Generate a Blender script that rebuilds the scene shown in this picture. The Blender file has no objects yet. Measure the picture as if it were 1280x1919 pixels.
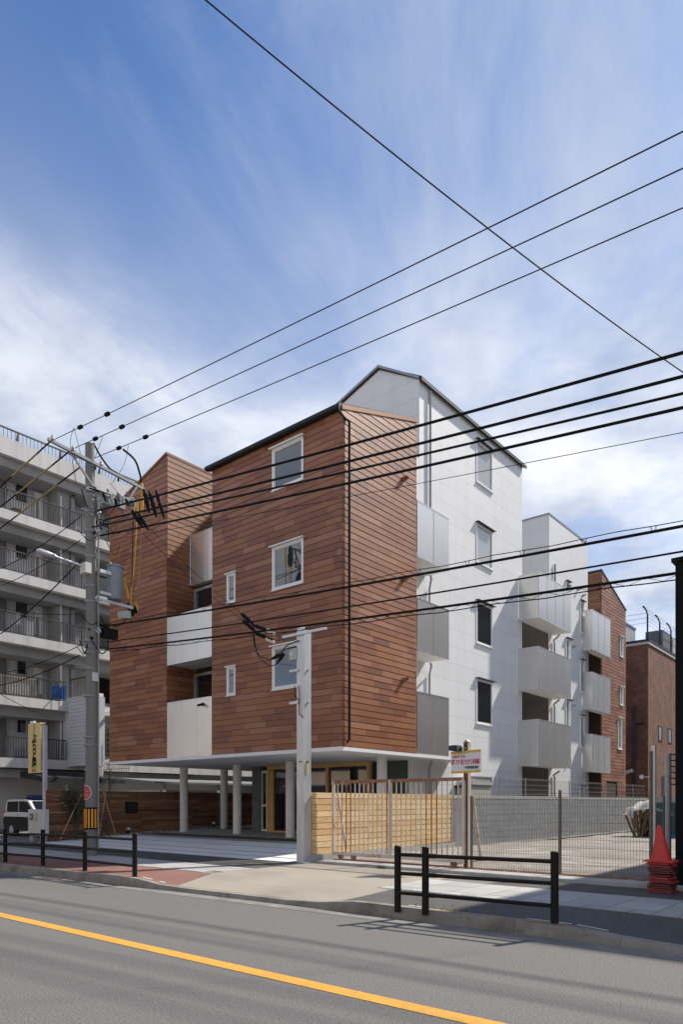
import bpy, bmesh, math, random
from mathutils import Vector, Matrix
random.seed(11)
R_ = math.radians
scene = bpy.context.scene
COL = scene.collection

# ------------------------------------------------------------------ camera
CF, CX, CH, EYE = 1300.0, 640.0, 1503.0, 1.52          # focal length, centre column, horizon row (of 1280x1919), eye height
TH = math.atan((1723 - CX) / CF)
FW = Vector((-math.sin(TH), math.cos(TH))); RT = Vector((math.cos(TH), math.sin(TH)))
cam_d = bpy.data.cameras.new('camera'); cam = bpy.data.objects.new('camera', cam_d); COL.objects.link(cam)
cam.location = (0, 0, EYE); cam.rotation_euler = (R_(90), 0, TH)
cam_d.sensor_fit = 'VERTICAL'; cam_d.sensor_height = 36.0; cam_d.sensor_width = 24.0
cam_d.lens = CF / 1919 * 36.0
cam_d.shift_y = (CH - 959.5) / 1919.0
cam_d.clip_start = 0.1; cam_d.clip_end = 2000
scene.camera = cam

# ------------------------------------------------------------------ world, sun, exposure
SEEDS = ((3.5, 2.1, 0), (4.3, 18.5, 0), (16.6, 16.1, 0))
SUN = Vector((0.335, 1.0, 1.14)).normalized()
w = bpy.data.worlds.new('World'); scene.world = w; w.use_nodes = True
nt = w.node_tree; nt.nodes.clear()
def wn(t, **k):
    n = nt.nodes.new(t)
    for a, b in k.items(): setattr(n, a, b)
    return n
sky = wn('ShaderNodeTexSky', sky_type='NISHITA', sun_disc=False, sun_elevation=math.asin(SUN.z),
         sun_rotation=math.atan2(SUN.x, SUN.y), altitude=20, air_density=1.0, dust_density=0.6, ozone_density=2.2)
tc = wn('ShaderNodeTexCoord'); sep = wn('ShaderNodeSeparateXYZ'); nt.links.new(tc.outputs['Generated'], sep.inputs[0])
def wmath(op, a, b=None, c=None):
    n = wn('ShaderNodeMath', operation=op)
    for i, x in enumerate((a, b, c)):
        if x is None: continue
        if isinstance(x, (int, float)): n.inputs[i].default_value = x
        else: nt.links.new(x, n.inputs[i])
    return n.outputs[0]
zc = wmath('MAXIMUM', sep.outputs['Z'], 0.0)
den = wmath('ADD', zc, 0.16)
cu = wmath('DIVIDE', sep.outputs['X'], den); cv = wmath('DIVIDE', sep.outputs['Y'], den)
comb = wn('ShaderNodeCombineXYZ'); nt.links.new(cu, comb.inputs[0]); nt.links.new(cv, comb.inputs[1])
rotv = wn('ShaderNodeVectorRotate', rotation_type='Z_AXIS'); nt.links.new(comb.outputs[0], rotv.inputs['Vector']); rotv.inputs['Angle'].default_value = -0.42
def wnoise(scale, detail, rough, loc, sc=(1, 1, 1), dist=0.0):
    mp = wn('ShaderNodeMapping'); nt.links.new(rotv.outputs[0], mp.inputs[0])
    mp.inputs['Location'].default_value = loc; mp.inputs['Scale'].default_value = sc
    n = wn('ShaderNodeTexNoise'); n.inputs['Scale'].default_value = scale; n.inputs['Detail'].default_value = detail
    n.inputs['Roughness'].default_value = rough; n.inputs['Distortion'].default_value = dist
    nt.links.new(mp.outputs[0], n.inputs['Vector']); return n.outputs[0]
def wramp(v, a, b, lo=0.0, hi=1.0):
    n = wn('ShaderNodeMapRange', interpolation_type='SMOOTHSTEP'); nt.links.new(v, n.inputs[0])
    n.inputs[1].default_value = a; n.inputs[2].default_value = b; n.inputs[3].default_value = lo; n.inputs[4].default_value = hi; return n.outputs[0]
S1, S2, S3 = SEEDS
streak = wramp(wnoise(1.35, 10, 0.62, S1, (1.0, 0.66, 1), 0.7), 0.42, 0.66, 0, 0.80)      # cirrus drawn out along the view
veil = wramp(wnoise(0.8, 5, 0.52, S2, (1, 0.8, 1), 0.2), 0.40, 0.70, 0.0, 0.45)
puff = wmath('MULTIPLY', wramp(wnoise(2.0, 10, 0.62, S3, (1, 1, 1), 0.3), 0.42, 0.58), wramp(zc, 0.66, 0.40))
hz = wramp(zc, 0.78, 0.34, 0.0, 0.68)
def scr(a, b): return wmath('SUBTRACT', wmath('ADD', a, b), wmath('MULTIPLY', a, b))
cover = wmath('MINIMUM', scr(scr(streak, veil), scr(wmath('MULTIPLY', puff, 0.9), hz)), 1.0)
mixc = wn('ShaderNodeMixRGB'); nt.links.new(cover, mixc.inputs[0])
deep = wn('ShaderNodeMixRGB', blend_type='MULTIPLY'); deep.inputs[0].default_value = 1; nt.links.new(sky.outputs[0], deep.inputs[1]); deep.inputs[2].default_value = (0.44, 0.60, 0.80, 1)
nt.links.new(deep.outputs[0], mixc.inputs[1])
shade = wramp(wnoise(1.9, 6, 0.58, (4.4, 9.1, 0)), 0.32, 0.68)
cc = wn('ShaderNodeMixRGB'); nt.links.new(wmath('MULTIPLY', shade, wramp(zc, 0.70, 0.50, 0.12, 1.0)), cc.inputs[0])
cc.inputs[1].default_value = (2.65, 3.05, 3.9, 1); cc.inputs[2].default_value = (5.6, 5.7, 5.85, 1)
nt.links.new(cc.outputs[0], mixc.inputs[2])
bg = wn('ShaderNodeBackground'); bg.inputs['Strength'].default_value = 0.10
nt.links.new(mixc.outputs[0], bg.inputs[0])
wo = wn('ShaderNodeOutputWorld'); nt.links.new(bg.outputs[0], wo.inputs[0])

sd = bpy.data.lights.new('sun', 'SUN'); sd.energy = 3.1; sd.angle = R_(1.6); sd.color = (1.0, 0.93, 0.82)
so = bpy.data.objects.new('sun', sd); COL.objects.link(so); so.location = (10, 20, 40)
so.rotation_euler = SUN.to_track_quat('Z', 'Y').to_euler()
scene.cycles.diffuse_bounces = 8; scene.cycles.max_bounces = 14
vs = scene.view_settings
vs.view_transform = 'Standard'; vs.look = 'None'; vs.gamma = 1.0; vs.use_curve_mapping = False
vs.exposure = 0.95

# ------------------------------------------------------------------ points on known planes of the street
def ray(x, y):
    u = (x - CX) / CF
    return Vector((FW.x + RT.x * u, FW.y + RT.y * u, (CH - y) / CF))
def onX(x, y, X): r = ray(x, y); t = X / r.x; return Vector((X, r.y * t, EYE + r.z * t))
def onY(x, y, Y): r = ray(x, y); t = Y / r.y; return Vector((r.x * t, Y, EYE + r.z * t))
def onZ(x, y, z): r = ray(x, y); t = (z - EYE) / r.z; return Vector((r.x * t, r.y * t, z))

# ------------------------------------------------------------------ materials
MATS = {}
def mat(name, col, rough=0.7, metal=0.0, var=0.12, scale=3.0, fine=0.0, bump=0.0, bscale=40.0, spec=0.5, ior=None,
        rand=0.0, stain=None, stain_amt=0.0, stain_scale=1.0, stretch=None, alpha=None, coat=0.0, grain=0.0, gscale=120.0, crack=0.0, drip=0.0):
    if name in MATS: return MATS[name]
    m = bpy.data.materials.new(name); m.use_nodes = True; t = m.node_tree; N = t.nodes; L = t.links
    b = N['Principled BSDF']; b.inputs['Roughness'].default_value = rough; b.inputs['Metallic'].default_value = metal
    b.inputs['Specular IOR Level'].default_value = spec
    if ior: b.inputs['IOR'].default_value = ior
    if coat: b.inputs['Coat Weight'].default_value = coat
    geo = N.new('ShaderNodeNewGeometry'); mp = N.new('ShaderNodeMapping'); L.new(geo.outputs['Position'], mp.inputs[0])
    if stretch: mp.inputs['Scale'].default_value = stretch
    def noise(s, d=4, r=0.6):
        n = N.new('ShaderNodeTexNoise'); n.inputs['Scale'].default_value = s; n.inputs['Detail'].default_value = d
        n.inputs['Roughness'].default_value = r; L.new(mp.outputs[0], n.inputs['Vector']); return n.outputs[0]
    def mr(v, a, b2, c, d):
        n = N.new('ShaderNodeMapRange'); L.new(v, n.inputs[0])
        for i, x in enumerate((a, b2, c, d)): n.inputs[i + 1].default_value = x
        return n.outputs[0]
    def mul(c, f):
        n = N.new('ShaderNodeMixRGB'); n.blend_type = 'MULTIPLY'; n.inputs[0].default_value = 1
        if isinstance(c, tuple): n.inputs[1].default_value = c
        else: L.new(c, n.inputs[1])
        L.new(f, n.inputs[2]); return n.outputs[0]
    c = (col[0], col[1], col[2], 1.0) if not isinstance(col, list) else None
    if c is None:                                           # several tones, one per piece
        oi = N.new('ShaderNodeObjectInfo'); ad = N.new('ShaderNodeMath'); ad.operation = 'ADD'
        L.new(oi.outputs['Random'], ad.inputs[0]); L.new(geo.outputs['Random Per Island'], ad.inputs[1])
        fr = N.new('ShaderNodeMath'); fr.operation = 'FRACT'; L.new(ad.outputs[0], fr.inputs[0])
        cr = N.new('ShaderNodeValToRGB'); cr.color_ramp.interpolation = 'CONSTANT'; L.new(fr.outputs[0], cr.inputs[0])
        e = cr.color_ramp.elements
        while len(e) < len(col): e.new(0.5)
        for i, x in enumerate(col): e[i].position = i / len(col); e[i].color = (x[0], x[1], x[2], 1)
        c = cr.outputs[0]
    if rand:
        oi2 = N.new('ShaderNodeObjectInfo'); ad2 = N.new('ShaderNodeMath'); ad2.operation = 'ADD'
        L.new(oi2.outputs['Random'], ad2.inputs[0]); L.new(geo.outputs['Random Per Island'], ad2.inputs[1])
        fr2 = N.new('ShaderNodeMath'); fr2.operation = 'FRACT'; L.new(ad2.outputs[0], fr2.inputs[0])
        c = mul(c, mr(fr2.outputs[0], 0, 1, 1 - rand, 1 + rand))
    if var: c = mul(c, mr(noise(scale), 0.25, 0.75, 1 - var, 1 + var))
    if fine: c = mul(c, mr(noise(scale * 45, 2, 0.7), 0.3, 0.7, 1 - fine, 1 + fine))
    if stain:
        n = N.new('ShaderNodeMixRGB'); L.new(mr(noise(stain_scale, 5, 0.65), 0.5, 0.72, 0, stain_amt), n.inputs[0])
        if isinstance(c, tuple): n.inputs[1].default_value = c
        else: L.new(c, n.inputs[1])
        n.inputs[2].default_value = (stain[0], stain[1], stain[2], 1); c = n.outputs[0]
    def raw(node, s, **k):
        n = N.new(node); n.inputs['Scale'].default_value = s
        for a_, v_ in k.items(): setattr(n, a_, v_)
        L.new(geo.outputs['Position'], n.inputs['Vector']); return n
    if grain: c = mul(c, mr(raw('ShaderNodeTexNoise', gscale).outputs[0], 0.3, 0.7, 1 - grain, 1 + grain))
    if drip:                                                # faint runs down a wall
        m2 = N.new('ShaderNodeMapping'); L.new(geo.outputs['Position'], m2.inputs[0]); m2.inputs['Scale'].default_value = (3.2, 3.2, .16)
        n = N.new('ShaderNodeTexNoise'); n.inputs['Scale'].default_value = 1.0; n.inputs['Detail'].default_value = 5; L.new(m2.outputs[0], n.inputs['Vector'])
        c = mul(c, mr(n.outputs[0], 0.45, 0.75, 1.0, 1 - drip))
    if crack:                                               # hairline cracks and filled seams
        wob = N.new('ShaderNodeVectorMath'); wob.operation = 'ADD'; nz = raw('ShaderNodeTexNoise', 1.3)
        L.new(geo.outputs['Position'], wob.inputs[0]); L.new(nz.outputs['Color'], wob.inputs[1])
        v = N.new('ShaderNodeTexVoronoi'); v.feature = 'DISTANCE_TO_EDGE'; v.inputs['Scale'].default_value = .42; L.new(wob.outputs[0], v.inputs['Vector'])
        line = mr(v.outputs['Distance'], .002, .009, crack, 0); gate_ = mr(raw('ShaderNodeTexNoise', .5).outputs[0], .52, .6, 0, 1)
        mm = N.new('ShaderNodeMath'); mm.operation = 'MULTIPLY'; L.new(line, mm.inputs[0]); L.new(gate_, mm.inputs[1])
        n = N.new('ShaderNodeMixRGB'); L.new(mm.outputs[0], n.inputs[0]); L.new(c, n.inputs[1]); n.inputs[2].default_value = (.035, .034, .033, 1); c = n.outputs[0]
    if isinstance(c, tuple): b.inputs['Base Color'].default_value = c
    else: L.new(c, b.inputs['Base Color'])
    if bump:
        bn = N.new('ShaderNodeBump'); bn.inputs['Strength'].default_value = bump; bn.inputs['Distance'].default_value = 0.02
        L.new(noise(bscale, 3, 0.65), bn.inputs['Height']); L.new(bn.outputs[0], b.inputs['Normal'])
    MATS[name] = m; return m
M_BOARD = mat('terracotta_siding', [(.285, .115, .055), (.245, .092, .044), (.328, .150, .085), (.208, .078, .040), (.305, .123, .050), (.272, .104, .053)],
              rough=0.46, var=0.10, scale=1.6, fine=0.07, bump=0.15, bscale=60)
M_BCORE = mat('siding_backing', (.05, .027, .019), rough=0.9)
M_WHITE = mat('white_wall_panel', (.78, .785, .79), rough=0.6, drip=.05, var=0.03, scale=0.5, fine=0.015, bump=0.05, bscale=90, rand=0.015)
M_WCORE = mat('panel_backing', (.36, .37, .38), rough=0.9)
M_SOFFIT = mat('soffit_paint', (.82, .82, .81), rough=0.8, var=0.04, scale=1.0)
M_FASCIA = mat('dark_roof_metal', (.032, .036, .042), rough=0.6, spec=.3, var=0.06)
M_GREYROOF = mat('grey_roof_metal', (.30, .32, .34), rough=0.45, metal=0.3)
M_BALC = mat('balcony_sheet_metal', (.74, .72, .68), rough=0.27, metal=0.76, var=0.05, scale=0.7, bump=0.10, bscale=1.6)
M_SASH = mat('white_window_frame', (.85, .85, .84), rough=0.45, var=0.02)
M_ALU = mat('silver_aluminium', (.55, .56, .57), rough=0.4, metal=0.6, var=0.05)
M_GLASS = mat('window_glass', (.025, .03, .035), rough=0.03, var=0, ior=2.3)
M_DGLASS = mat('dark_glass', (.012, .014, .016), rough=0.03, var=0, ior=1.9)
M_FROST = mat('green_curtain_glass', (.20, .36, .30), rough=0.15, var=0.05, ior=1.8)
M_PIPE = mat('dark_pipe', (.022, .019, .018), rough=0.7, spec=.2)
M_GPIPE = mat('grey_pipe', (.35, .36, .37), rough=0.5)
M_COLUMN = mat('white_column_paint', (.80, .79, .77), rough=0.6, var=0.04)
M_TIMBER = mat('door_timber', (.70, .45, .18), rough=0.5, var=0.12, scale=2, stretch=(1, 1, 6))
M_SLATE = mat('slate_grey_paint', (.15, .17, .18), rough=0.7)
M_DGREEN = mat('dark_green_wall', (.08, .10, .095), rough=0.7)
M_BLACK = mat('matt_black', (.009, .009, .010), rough=0.7, spec=0.15)
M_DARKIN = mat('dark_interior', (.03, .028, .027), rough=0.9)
M_FDARK = mat('dark_fence_timber', [(.21, .095, .048), (.28, .135, .066), (.15, .066, .036), (.34, .175, .09), (.235, .105, .055)], rough=0.75, var=0.3, scale=2.2, stretch=(1, 1, 9), fine=0.1)
M_FLIGHT = mat('light_fence_timber', [(.76, .54, .28), (.72, .50, .25), (.80, .59, .33), (.68, .45, .22)], rough=0.7, var=0.14, scale=2.0, stretch=(1, 0.7, 7), stain=(.36, .17, .06), stain_amt=0.75, stain_scale=7)
M_BLOCK = mat('concrete_block', (.235, .245, .255), rough=0.9, var=0.10, scale=1.2, fine=0.1, bump=0.3, rand=0.07)
M_MORTAR = mat('block_mortar', (.17, .175, .18), rough=0.95)
M_CONC = mat('pale_concrete', (.42, .41, .39), rough=0.85, var=0.12, scale=1.3, fine=0.08, bump=0.25, stain=(.24, .23, .21), stain_amt=0.5, stain_scale=1.7)
M_CEMENT = mat('concrete_pole_surface', (.19, .185, .17), rough=0.85, var=0.14, scale=2.0, fine=0.1, stretch=(1, 1, .25), bump=0.2)
M_GALVD = mat('weathered_galvanised', (.24, .255, .265), rough=0.55, metal=0.4, var=0.15, scale=6)
M_GALV = mat('galvanised_steel', (.60, .63, .65), rough=0.42, metal=0.55, var=0.16, scale=5, stretch=(1, 1, .25), fine=0.06, stain=(.42, .45, .48), stain_amt=0.5, stain_scale=4)
M_RUST = mat('rusty_steel', (.26, .115, .055), rough=0.85, var=0.35, scale=6, fine=0.15, bump=0.4, stain=(.47, .40, .36), stain_amt=0.85, stain_scale=5)
M_RUSTP = mat('peeling_white_paint_on_rust', (.60, .53, .46), rough=0.75, var=0.15, scale=5, fine=0.1, bump=0.3, stain=(.33, .15, .06), stain_amt=0.95, stain_scale=5, stretch=(1, 1, .5))
M_WIRE = mat('fence_wire', (.15, .14, .125), rough=0.6, metal=0.2, var=0.1)
M_CABLE = mat('black_cable', (.008, .008, .009), rough=0.7, var=0.05, spec=0.15)
M_ASPHR = mat('road_asphalt', (.152, .147, .139), rough=0.9, var=0.07, scale=0.35, fine=0.0, grain=.42, gscale=60, crack=.12, bump=0.5, bscale=120, stain=(.112, .108, .102), stain_amt=0.4, stain_scale=0.9, stretch=(.10, 1, 1))
M_ASPHD = mat('dark_asphalt', (.085, .083, .08), rough=0.92, var=0.14, scale=0.9, grain=.35, gscale=50, stain=(.13, .125, .118), stain_amt=.5, stain_scale=1.3, bump=0.4, bscale=110)
M_ASPHB = mat('worn_brown_asphalt', (.20, .19, .175), rough=0.92, var=0.12, scale=0.9, fine=0.15, bump=0.4, bscale=110)
M_BEIGE = mat('beige_driveway_concrete', (.325, .288, .235), rough=0.88, var=0.12, scale=1.2, fine=0.09, bump=0.25, stain=(.205, .185, .155), stain_amt=0.6, stain_scale=1.1, stretch=(.5, 1, 1))
M_RED = mat('red_paving', (.235, .115, .092), rough=0.9, var=0.12, scale=1.2, fine=0.12, bump=0.3)
M_TILE = mat('grey_flagstone', (.40, .392, .375), rough=0.88, var=0.08, scale=1.4, fine=0.08, bump=0.25, rand=0.10)
M_KERB = mat('kerb_concrete', (.27, .25, .21), rough=0.9, var=0.25, scale=2.0, fine=0.18, bump=0.5, rand=0.06, stain=(.10, .088, .062), stain_amt=0.9, stain_scale=2.2)
M_YEL = mat('yellow_road_paint', (.63, .325, .045), rough=0.8, var=0.09, scale=2, grain=.16, gscale=90, bump=0.25, bscale=120, stain=(.30, .18, .07), stain_amt=0.45, stain_scale=11)
M_GRAVEL = mat('dusty_gravel', (.235, .215, .19), rough=0.95, var=0.25, scale=0.8, fine=0.35, bump=0.8, bscale=30, stretch=(.6, 1.4, 1), stain=(.46, .43, .39), stain_amt=0.9, stain_scale=1.6)
M_LSTONE = mat('lot_stone', [(.34, .30, .26), (.42, .38, .33), (.27, .24, .21), (.38, .33, .28)], rough=0.95, var=0.15)
M_STONE = mat('border_stone', [(.30, .28, .25), (.38, .35, .31), (.22, .20, .18), (.33, .27, .21)], rough=0.9, var=0.15)
M_BRICK_D = M_WHITE
M_RAILBLK = mat('black_rail_paint', (.010, .009, .008), rough=0.55, var=0.1, bump=0.1, spec=0.25)
M_RED_P = mat('red_cone_plastic', (.60, .035, .02), rough=0.45, var=0.10, scale=5)
M_DRED_P = mat('faded_red_plastic', [(.30, .014, .016), (.20, .010, .012), (.38, .035, .03), (.10, .008, .010)], rough=0.5, var=0.2, scale=6)
M_YPAINT = mat('sign_yellow', (.62, .40, .05), rough=0.5, var=0.05)
M_YPALE = mat('sign_pale_yellow', (.72, .60, .26), rough=0.5, var=0.03)
M_SIGNW = mat('sign_white', (.66, .68, .72), rough=0.4, var=0.03)
M_TXTRED = mat('sign_red_lettering', (.55, .02, .05), rough=0.5, var=0)
M_TXTBLK = mat('sign_black_lettering', (.015, .015, .018), rough=0.5, var=0)
M_ORANGE = mat('orange_reflective', (.85, .34, .02), rough=0.5, var=0.05)
M_APT = mat('apartment_grey_render', (.30, .30, .295), rough=0.9, var=0.14, scale=0.6, fine=0.05, stain=(.21, .21, .205), stain_amt=0.6, stain_scale=0.9, stretch=(1, 1, .35))
M_APTW = mat('apartment_pale_slab', (.60, .59, .57), rough=0.85, drip=.2, var=0.08, scale=0.7, stretch=(1, 1, .4))
M_APTIN = mat('apartment_gallery_wall', (.50, .50, .505), rough=0.9, var=0.08, scale=0.8)
M_RAILBR = mat('brown_balcony_rail', (.055, .045, .04), rough=0.55)
M_CLAD = mat('white_ribbed_cladding', (.58, .60, .64), rough=0.5, var=0.03)
M_TIMW = mat('appliance_white', (.62, .62, .60), rough=0.45, var=0.04)
M_CARG = mat('dark_car_glass', (.008, .009, .010), rough=.05, var=0, ior=1.35)
M_LEAF = mat('shrub_leaf', [(.055, .075, .02), (.075, .085, .026), (.04, .058, .018), (.095, .09, .035)], rough=0.6, var=0.15)
M_BARK = mat('bark', (.10, .075, .05), rough=0.9, var=0.2, scale=8)
M_BAMBOO = mat('bamboo_stake', (.40, .28, .15), rough=0.7, var=0.15, scale=5)
M_BLUE = mat('blue_lamp_plastic', (.008, .025, .13), rough=0.2, var=0)
M_CARW = mat('white_car_paint', (.72, .72, .71), rough=0.25, var=0, coat=0.6)
M_CARB = mat('black_car_paint', (.006, .006, .007), rough=0.35, var=0, spec=0.3)
M_TYRE = mat('tyre_rubber', (.02, .02, .02), rough=0.85)
M_TRANS = mat('transformer_grey', (.22, .255, .29), rough=0.45, var=0.05, metal=0.1)
M_CERAM = mat('glazed_ceramic', (.62, .58, .48), rough=0.25, var=0.05)
M_YTUBE = mat('yellow_cable_sleeve', (.72, .38, .02), rough=0.5, var=0.08)
M_OLIVE = mat('worn_yellow_sleeve', (.30, .22, .09), rough=0.6, var=0.3, scale=4)
M_CLEARP = mat('clear_plastic_cover', (.40, .45, .40), rough=0.15, var=0.25, scale=14)
M_TARP = mat('plastic_tarp', (.40, .39, .37), rough=0.35, var=0.25, scale=4, bump=0.6, bscale=9)
M_STRAW = mat('timber_offcuts', [(.42, .29, .15), (.50, .36, .20), (.33, .2, .1), (.24, .15, .09)], rough=0.8, var=0.2)
M_TEAL = mat('dark_green_sheet', (.03, .09, .085), rough=0.5, var=0.1)
M_BLUESHEET = mat('blue_plastic_sheet', (.02, .20, .55), rough=0.4, var=0.15, scale=6)
M_SHOPG = mat('rail_metal_pale', (.50, .52, .55), rough=0.4, metal=0.4)
M_BEIGEB = mat('beige_render', (.66, .52, .42), rough=0.9, var=0.1, scale=0.4)
M_GREYB = mat('grey_render', (.20, .20, .205), rough=0.9, var=0.1, scale=0.3)

def brick_mat(name, c1, c2, mortar):
    m = bpy.data.materials.new(name); m.use_nodes = True; t = m.node_tree; N = t.nodes; L = t.links; b = N['Principled BSDF']
    b.inputs['Roughness'].default_value = 0.85
    geo = N.new('ShaderNodeNewGeometry'); s = N.new('ShaderNodeSeparateXYZ'); L.new(geo.outputs['Position'], s.inputs[0])
    a = N.new('ShaderNodeMath'); a.operation = 'ADD'; L.new(s.outputs[0], a.inputs[0]); L.new(s.outputs[1], a.inputs[1])
    c = N.new('ShaderNodeCombineXYZ'); L.new(a.outputs[0], c.inputs[0]); L.new(s.outputs[2], c.inputs[1])
    bt = N.new('ShaderNodeTexBrick'); L.new(c.outputs[0], bt.inputs['Vector'])
    bt.inputs['Color1'].default_value = c1; bt.inputs['Color2'].default_value = c2; bt.inputs['Mortar'].default_value = mortar
    bt.inputs['Scale'].default_value = 1.0; bt.inputs['Brick Width'].default_value = 0.24; bt.inputs['Row Height'].default_value = 0.085
    bt.inputs['Mortar Size'].default_value = 0.011; bt.inputs['Bias'].default_value = -0.1
    n = N.new('ShaderNodeTexNoise'); n.inputs['Scale'].default_value = 1.2; L.new(geo.outputs['Position'], n.inputs['Vector'])
    mr = N.new('ShaderNodeMapRange'); L.new(n.outputs[0], mr.inputs[0]); mr.inputs[1].default_value = .3; mr.inputs[2].default_value = .7; mr.inputs[3].default_value = .75; mr.inputs[4].default_value = 1.2
    mx = N.new('ShaderNodeMixRGB'); mx.blend_type = 'MULTIPLY'; mx.inputs[0].default_value = 1; L.new(bt.outputs[0], mx.inputs[1]); L.new(mr.outputs[0], mx.inputs[2])
    L.new(mx.outputs[0], b.inputs['Base Color'])
    bp = N.new('ShaderNodeBump'); bp.inputs['Strength'].default_value = .5; bp.inputs['Distance'].default_value = .01; bp.invert = True
    L.new(bt.outputs['Fac'], bp.inputs['Height']); L.new(bp.outputs[0], b.inputs['Normal'])
    return m
M_BRICK = brick_mat('red_brick', (.30, .135, .082, 1), (.19, .075, .048, 1), (.13, .092, .072, 1))

# ------------------------------------------------------------------ mesh helpers
ORG = {}
class MB:
    def __init__(s): s.v = []; s.f = []; s.m = []
    def add(s, vs, fs, mi=0):
        n = len(s.v); s.v += [tuple(p) for p in vs]
        for f in fs: s.f.append([i + n for i in f]); s.m.append(mi)
        return s
    def hexa(s, p, mi=0):                                # 8 points: bottom ring, top ring
        return s.add(p, [(3, 2, 1, 0), (4, 5, 6, 7), (0, 1, 5, 4), (1, 2, 6, 5), (2, 3, 7, 6), (3, 0, 4, 7)], mi)
    def box(s, x0, x1, y0, y1, z0, z1, mi=0):
        return s.hexa([(x0, y0, z0), (x1, y0, z0), (x1, y1, z0), (x0, y1, z0), (x0, y0, z1), (x1, y0, z1), (x1, y1, z1), (x0, y1, z1)], mi)
    def prism(s, poly, d, mi=0):                         # poly: 3-D points, extruded by vector d
        n = len(poly); a = [Vector(p) for p in poly]; b = [p + Vector(d) for p in a]
        return s.add(a + b, [list(range(n))[::-1], [n + i for i in range(n)]] + [(i, (i + 1) % n, n + (i + 1) % n, n + i) for i in range(n)], mi)
    def bar(s, p, q, w, h=None, mi=0, up=(0, 0, 1)):     # square bar from p to q
        h = h or w; p = Vector(p); q = Vector(q); d = (q - p).normalized(); up = Vector(up)
        if abs(d.dot(up)) > 0.98: up = Vector((0, 1, 0))
        a = d.cross(up).normalized() * w / 2; b = a.normalized().cross(d).normalized() * h / 2
        return s.hexa([p - a - b, p + a - b, q + a - b, q - a - b, p - a + b, p + a + b, q + a + b, q - a + b], mi)
    def tube(s, pts, r, n=8, mi=0):
        pts = [Vector(p) for p in pts]; rr = r if isinstance(r, (list, tuple)) else [r] * len(pts)
        rings = []
        for i, p in enumerate(pts):
            d = (pts[min(i + 1, len(pts) - 1)] - pts[max(i - 1, 0)]).normalized()
            up = Vector((0, 0, 1)) if abs(d.z) < 0.9 else Vector((0, 1, 0))
            a = d.cross(up).normalized(); b = a.cross(d).normalized()
            rings.append([p + (a * math.cos(2 * math.pi * k / n) + b * math.sin(2 * math.pi * k / n)) * rr[i] for k in range(n)])
        vs = [q for ring in rings for q in ring]; fs = []
        for i in range(len(pts) - 1):
            for k in range(n):
                a0 = i * n + k; a1 = i * n + (k + 1) % n; fs.append((a0, a1, a1 + n, a0 + n))
        fs.append(list(range(n))[::-1]); fs.append([(len(pts) - 1) * n + k for k in range(n)])
        return s.add(vs, fs, mi)
    def build(s, name, mats, parent=None, smooth=False):
        me = bpy.data.meshes.new(name)
        o0 = ORG.get(parent.name, Vector((0, 0, 0))) if parent else Vector((0, 0, 0))
        me.from_pydata([(x - o0.x, y - o0.y, z - o0.z) for x, y, z in s.v], [], s.f)
        if not isinstance(mats, (list, tuple)): mats = [mats]
        for m in mats: me.materials.append(m)
        if len(mats) > 1: me.polygons.foreach_set('material_index', s.m)
        bm = bmesh.new(); bm.from_mesh(me); bmesh.ops.recalc_face_normals(bm, faces=bm.faces); bm.to_mesh(me); bm.free()
        if smooth:
            me.polygons.foreach_set('use_smooth', [True] * len(me.polygons))
            try: me.set_sharp_from_angle(angle=R_(40))
            except Exception: pass
        me.update()
        o = bpy.data.objects.new(name, me); COL.objects.link(o)
        if parent: o.parent = parent; ORG[o.name] = o0
        return o
def tag(o, label=None, cat=None, group=None, kind=None):
    for k, v in (('label', label), ('category', cat), ('group', group), ('kind', kind)):
        if v: o[k] = v
    return o
def thing(name, loc, label, cat, group=None):
    o = bpy.data.objects.new(name, None); COL.objects.link(o); o.location = loc; o.empty_display_size = 0.2
    ORG[o.name] = Vector(loc); return tag(o, label, cat, group)
def dup(root, loc, label, group=None):
    c = root.copy(); COL.objects.link(c); c.location = loc; c['label'] = label
    if group: c['group'] = group
    for ch in root.children:
        d = ch.copy(); COL.objects.link(d); d.parent = c
        for g in ch.children:
            e = g.copy(); COL.objects.link(e); e.parent = d
    return c
def piece(name, me, parent, loc, rotz=0.0, scale=(1, 1, 1)):     # alike pieces share mesh data
    o = bpy.data.objects.new(name, me); COL.objects.link(o); o.parent = parent
    o0 = ORG.get(parent.name, Vector((0, 0, 0)))
    o.location = Vector(loc) - o0; o.rotation_euler = (0, 0, rotz); o.scale = scale
    return o
def mesh_of(mb, name, mats):
    o = mb.build(name, mats); me = o.data; bpy.data.objects.remove(o); return me
class Face:                                              # an upright wall plane: u along it, n out of it
    def __init__(s, ox, oy, ux, uy, nx, ny): s.o = Vector((ox, oy)); s.u = Vector((ux, uy)); s.n = Vector((nx, ny))
    def p(s, u, n, z): q = s.o + s.u * u + s.n * n; return (q.x, q.y, z)
    def box(s, mb, u0, u1, n0, n1, z0, z1, mi=0):
        return mb.hexa([s.p(u0, n0, z0), s.p(u1, n0, z0), s.p(u1, n1, z0), s.p(u0, n1, z0), s.p(u0, n0, z1), s.p(u1, n0, z1), s.p(u1, n1, z1), s.p(u0, n1, z1)], mi)
    def rz(s): return math.atan2(s.u.y, s.u.x)
def faceX(X): return Face(X, 0, 0, 1, 1, 0)              # looks towards +X, u = Y
def faceY(Y): return Face(0, Y, 1, 0, 0, -1)             # looks towards the street, u = X
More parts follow.
